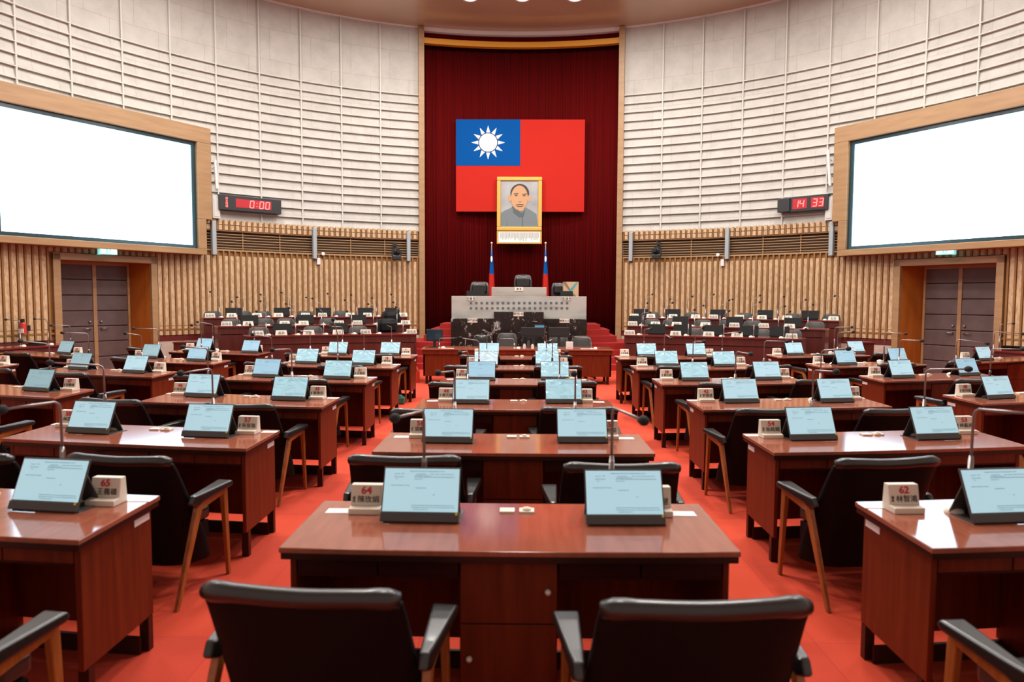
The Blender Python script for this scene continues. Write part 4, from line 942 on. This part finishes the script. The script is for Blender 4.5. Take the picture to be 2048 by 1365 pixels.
for side, G in GAL.items():
    sg = -1 if side == 'left' else 1
    for k in range(3):
        a0, a1 = sorted((gaz(gat(G['span'][k][0], k)), gaz(gat(G['span'][k][1], k))))
        z = GH[k]; fz = z - .78
        g = MB(); garc(g, a0 - .3, a1 + .3, GR[k] - .02, GR[k] + 1.50, 0, fz)
        struct('floor_tier_%d' % (k + 1 + (3 if sg > 0 else 0)), g, 'carpet', (0, GC, 0))
        t = thing('gallery_bench_desk', 'long curved dark red wooden desk, %s tier of the %s side seating' % (TN[k], side), 'desk', (0, GC, 0), group='curved desks of the side seating')
        garc(MB(), a0, a1, GR[k] - .03, GR[k] + .55, z - .025, z).obj('desktop', 'gallery_top', t)
        garc(MB(), a0 + .05, a1 - .05, GR[k] + .0, GR[k] + .03, z - .17, z - .025).obj('upper_front', 'gallery_wood', t)
        garc(MB(), a0 + .05, a1 - .05, GR[k] + .01, GR[k] + .04, 0, z - .185).obj('lower_front', 'gallery_wood', t)
        garc(MB(), a0 + .06, a1 - .06, GR[k] + .03, GR[k] + .05, z - .19, z - .16).obj('shadow_gap', 'desk_edge', t)
        for ae in (a0 + .05, a1 - .25): garc(MB(), ae, ae + .2, GR[k] + .0, GR[k] + .55, 0 if k == 0 else z - .9, z - .025, 1).obj('end_panel', 'gallery_wood', t)
        tn = '%s tier of the %s gallery' % (TN[k], side)
        for i, px in enumerate(G['plates'][k]):
            p = gat(px, k, .06); a = math.radians(gaz(p))
            if tent is None:
                tt = MB(); tt.prism([(-.11, 0), (.11, 0), (.098, .09), (-.098, .09)], -.03, 0, Matrix.Rotation(-.2, 4, 'X')); tt.box(-.11, .11, -.03, .05, 0, .004); tent = tt.mesh('name_sign', 'cream2')
            o = put('name_sign', tent, loc=(p.x, p.y, z)); o.rotation_euler = (0, 0, -a)
            tag(o, 'white name sign, %s from the left on the %s' % (ORD[i], tn), 'name sign', 'white name signs on the side seating')
            textobj('lettering', ['副局長', '處長', '局長', '主任', '副處長'][i % 5], .062, 'coat_dark', o, vertical_M(0, -.034, .045, 0, .2))
        for i, px in enumerate(G['mon'][k]):
            p = gat(px, k, .30); a = math.radians(gaz(p))
            t = panel_screen('laptop', 'black laptop back, %s from the left on the %s' % (ORD[i], tn), 'laptop', p.x, p.y, z, .36, .2, -.32 , 'laptop', rz=-a, group='black laptops on the side seating', stand=False)
        for i, px in enumerate(G['chair'][k]):
            p = gat(px, k, 1.08); a = math.radians(gaz(p))
            office_chair('grey mesh chair back, %s from the left behind the %s' % (ORD[i], tn), p.x, p.y, fz, .90, .40, .6, 'grey_mesh', 'grey chairs of the side seating', -a, True)
        for i, px in enumerate(G['dome'][k]):
            p = gat(px - 3*-sg, k, .14); top = Vector((p.x, p.y, z + .44)); r_ = random.Random(i*7 + k)
            L = r_.uniform(.1, .26); hd = top + Vector((sg*L*.7, -.05, L*.55 if (i + k) % 3 else .02))
            mic((p.x, p.y, z), tuple(top), tuple(hd), 'thin gooseneck microphone, %s from the left on the %s' % (ORD[i], tn), 'microphones on the side seating', r=.007, br_=.022, dh=(.05*-sg, 0))
# dark swivel chairs standing at the curtain end of the left tiers
for px, k, nm in ((784, 1, 'middle'), (776, 0, 'lowest')):
    p = gat(px, k, 1.08); office_chair('tall black office chair at the curtain end of the %s tier, left side seating' % nm, p.x, p.y, GH[k] - .78, 1.06, .44, 1, 'laptop', None, .5)

# ------------------------------------------------------------------ clerks' desk in front of the rostrum
CDY = 13.95
cl0, cr0 = ony(842, 720, CDY).x, ony(1227, 720, CDY).x
cd_ = thing('clerks_desk', 'long reddish wood clerks desk standing before the rostrum', 'desk', (0, CDY, 0)); ch0 = .72
MB().box(cl0, cr0, 0, .75, ch0 - .03, ch0).obj('desktop', 'desk_top', cd_, bevel=.004)
MB().box(cl0 + .02, cr0 - .02, .02, .73, ch0 - .12, ch0 - .03).obj('frieze', 'desk_wood', cd_, bevel=.004)
MB().box(cl0 + .04, cr0 - .04, .04, .07, .16, ch0 - .12).obj('front_panel', 'desk_wood', cd_)
for x in (cl0 + .04, cr0 - .07): MB().box(x, x + .03, .04, .7, .16, ch0 - .12).obj('side_panel', 'desk_wood', cd_)
for x in (cl0 + .08, cr0 - .13):
    for y in (.06, .62): MB().box(x, x + .05, y, y + .05, 0, .18).obj('leg', 'desk_edge', cd_)
def monitor(label, px, py0, wpx, hpx, Y, body='black_plastic', scr='monitor_glass', zd=ch0, rz=0):
    p = ony(px, py0, Y); w, h = wpx*Y/F, hpx*Y/F; t = thing('computer_monitor', label, 'monitor', (p.x, Y, zd), rz)
    hb = p.z - h - zd
    MB().box(-w/2, w/2, -.02, .03, hb, hb + h).obj('casing', body, t, bevel=.008); MB().box(-w/2 + .015, w/2 - .015, -.024, -.02, hb + .03, hb + h - .015).obj('glass', scr, t)
    MB().box(-.03, .03, -.01, .04, 0, hb + .02).box(-.1, .1, -.08, .1, 0, .015).obj('stand', body, t)
    return t
monitor('dark computer monitor at the left end of the clerks desk', 869, 659, 33, 24, CDY + .35)
monitor('wide black monitor near the middle of the clerks desk', 1067, 655, 50, 19, CDY + .9, scr='black_plastic')
monitor('small monitor with a blue lit screen on the clerks desk', 1079, 650, 21, 10, CDY + 1.0, scr='blue_lcd')
monitor('black monitor right of the middle of the clerks desk', 1118, 655, 42, 20, CDY + .9, scr='black_plastic')
for px, w_, h_, lab in ((1014, .44, .98, 'grey chair left of the middle behind the clerks desk'), (1163, .44, .92, 'grey chair at the right end behind the clerks desk'), (1117, .44, .92, 'dark grey chair behind the clerks desk, next to the right end one'), (965, .42, .94, 'dark grey chair behind the left part of the clerks desk'), (1066, .5, .96, 'wide black chair behind the middle of the clerks desk')):
    p = ony(px, 690, CDY + 1.2); office_chair(lab, p.x, CDY + 1.2, 0, h_, w_, .4, 'leather' if px in (1066, 965) else 'grey_mesh', None, 0, True)
for px, tx, ty, bx_, by, lab in ((878.7, 879, 677, 912, 676.5, 'left end'), (1029, 1028, 678, 996, 677.5, 'middle'), (1183, 1182, 677, 1146, 674, 'right end')):
    b_ = ony(px, 695, CDY + .25); top = ony(tx, ty, CDY + .25); hd = ony(bx_, by, CDY + .22)
    mic((b_.x, CDY + .25, ch0), tuple(top), tuple(hd), 'low bent microphone at the %s of the clerks desk' % lab, 'microphones on the clerks desk', dh=(.08, 0))
for px, lab in ((895, 'left'), (1174, 'right')):
    p = ony(px, 695, CDY + .1); tag(MB().box(-.13, .13, -.04, .05, 0, .004).obj('paper_sheet', 'paper', loc=(p.x, CDY + .1, ch0)), 'white paper sheet on the %s part of the clerks desk' % lab, 'paper')
p = ony(1139, 693, CDY + .2); tag(MB().box(-.07, .07, -.03, .03, 0, .14).box(-.05, .05, -.034, -.03, .03, .12).obj('desk_telephone', 'sticker', loc=(p.x, CDY + .2, ch0), bevel=.01), 'small grey console box on the right part of the clerks desk', 'console')
for px, lab in ((1057, 'black'), (1049, 'silver'), (1065, 'white')):
    p = ony(px, 693, CDY + .3); tag(MB().disc((0, 0), .03, 0, .13 if lab == 'black' else .06, 14).disc((0, 0), .02, .06, .08 if lab != 'black' else .16, 14).obj('cup', {'black': 'grey_mesh', 'silver': 'glass_cup', 'white': 'cream2'}[lab], loc=(p.x, CDY + .3 + (.12 if lab == 'silver' else 0), ch0)), '%s cup on the middle of the clerks desk' % lab, 'cup')

# ------------------------------------------------------------------ curved staff desks by the doors
for side, sg in (('left', -1), ('right', 1)):
    t = thing('staff_desk', 'curved red wooden staff desk in front of the %s door side wall' % side, 'desk', HALL)
    a0, a1 = (64.8*sg, 92*sg)
    MB().arc(a0, a1, [(R0 - 1.1, .77), (R0 - .55, .77), (R0 - .55, .8), (R0 - 1.1, .8)]).obj('desktop', 'gallery_top', t)
    MB().arc(a0, a1, [(R0 - 1.07, .0), (R0 - 1.04, .0), (R0 - 1.04, .77), (R0 - 1.07, .77)]).obj('front_panel', 'gallery_wood', t)
    MB().arc(a0, a0 + .2*sg, [(R0 - 1.07, .0), (R0 - .57, .0), (R0 - .57, .77), (R0 - 1.07, .77)]).obj('end_panel', 'gallery_wood', t)
    for i, (az, wh) in enumerate(((66.6, 'nearer the door'), (69.6, 'farther from the door'))):
        p = pol(az*sg, R0 - .8, .8)
        mic(tuple(p), (p.x, p.y, 1.28), (p.x + sg*.22, p.y - .05, 1.30), 'gooseneck microphone on the %s staff desk, %s' % (side, wh), 'microphones on the staff desks')
    p = pol(68.0*sg, R0 - .75, .8); tag(MB().box(-.17, .17, -.1, .1, 0, .02).box(-.17, .17, .09, .1, .0, .07).obj('laptop', 'laptop', loc=tuple(p)), 'low black equipment box on the %s staff desk' % side, 'equipment')
    # low red screen panel in front of the plinth between door and gallery
    pa, pb_ = ony(347 if side == 'left' else 1748, 700, 14.9), ony(396 if side == 'left' else 1700, 700, 14.9)
    x0, x1 = sorted((pa.x, pb_.x)); zt_ = ony(380 if side == 'left' else 1715, 687.5, 14.9).z
    tag(MB().box(x0, x1, 14.9, 14.95, 0, zt_).box(x0 - .01, x1 + .01, 14.88, 15.2, zt_, zt_ + .03).obj('low_cabinet', 'gallery_wood', bevel=.004), 'low dark red cabinet by the stone plinth beside the %s door' % side, 'cabinet')
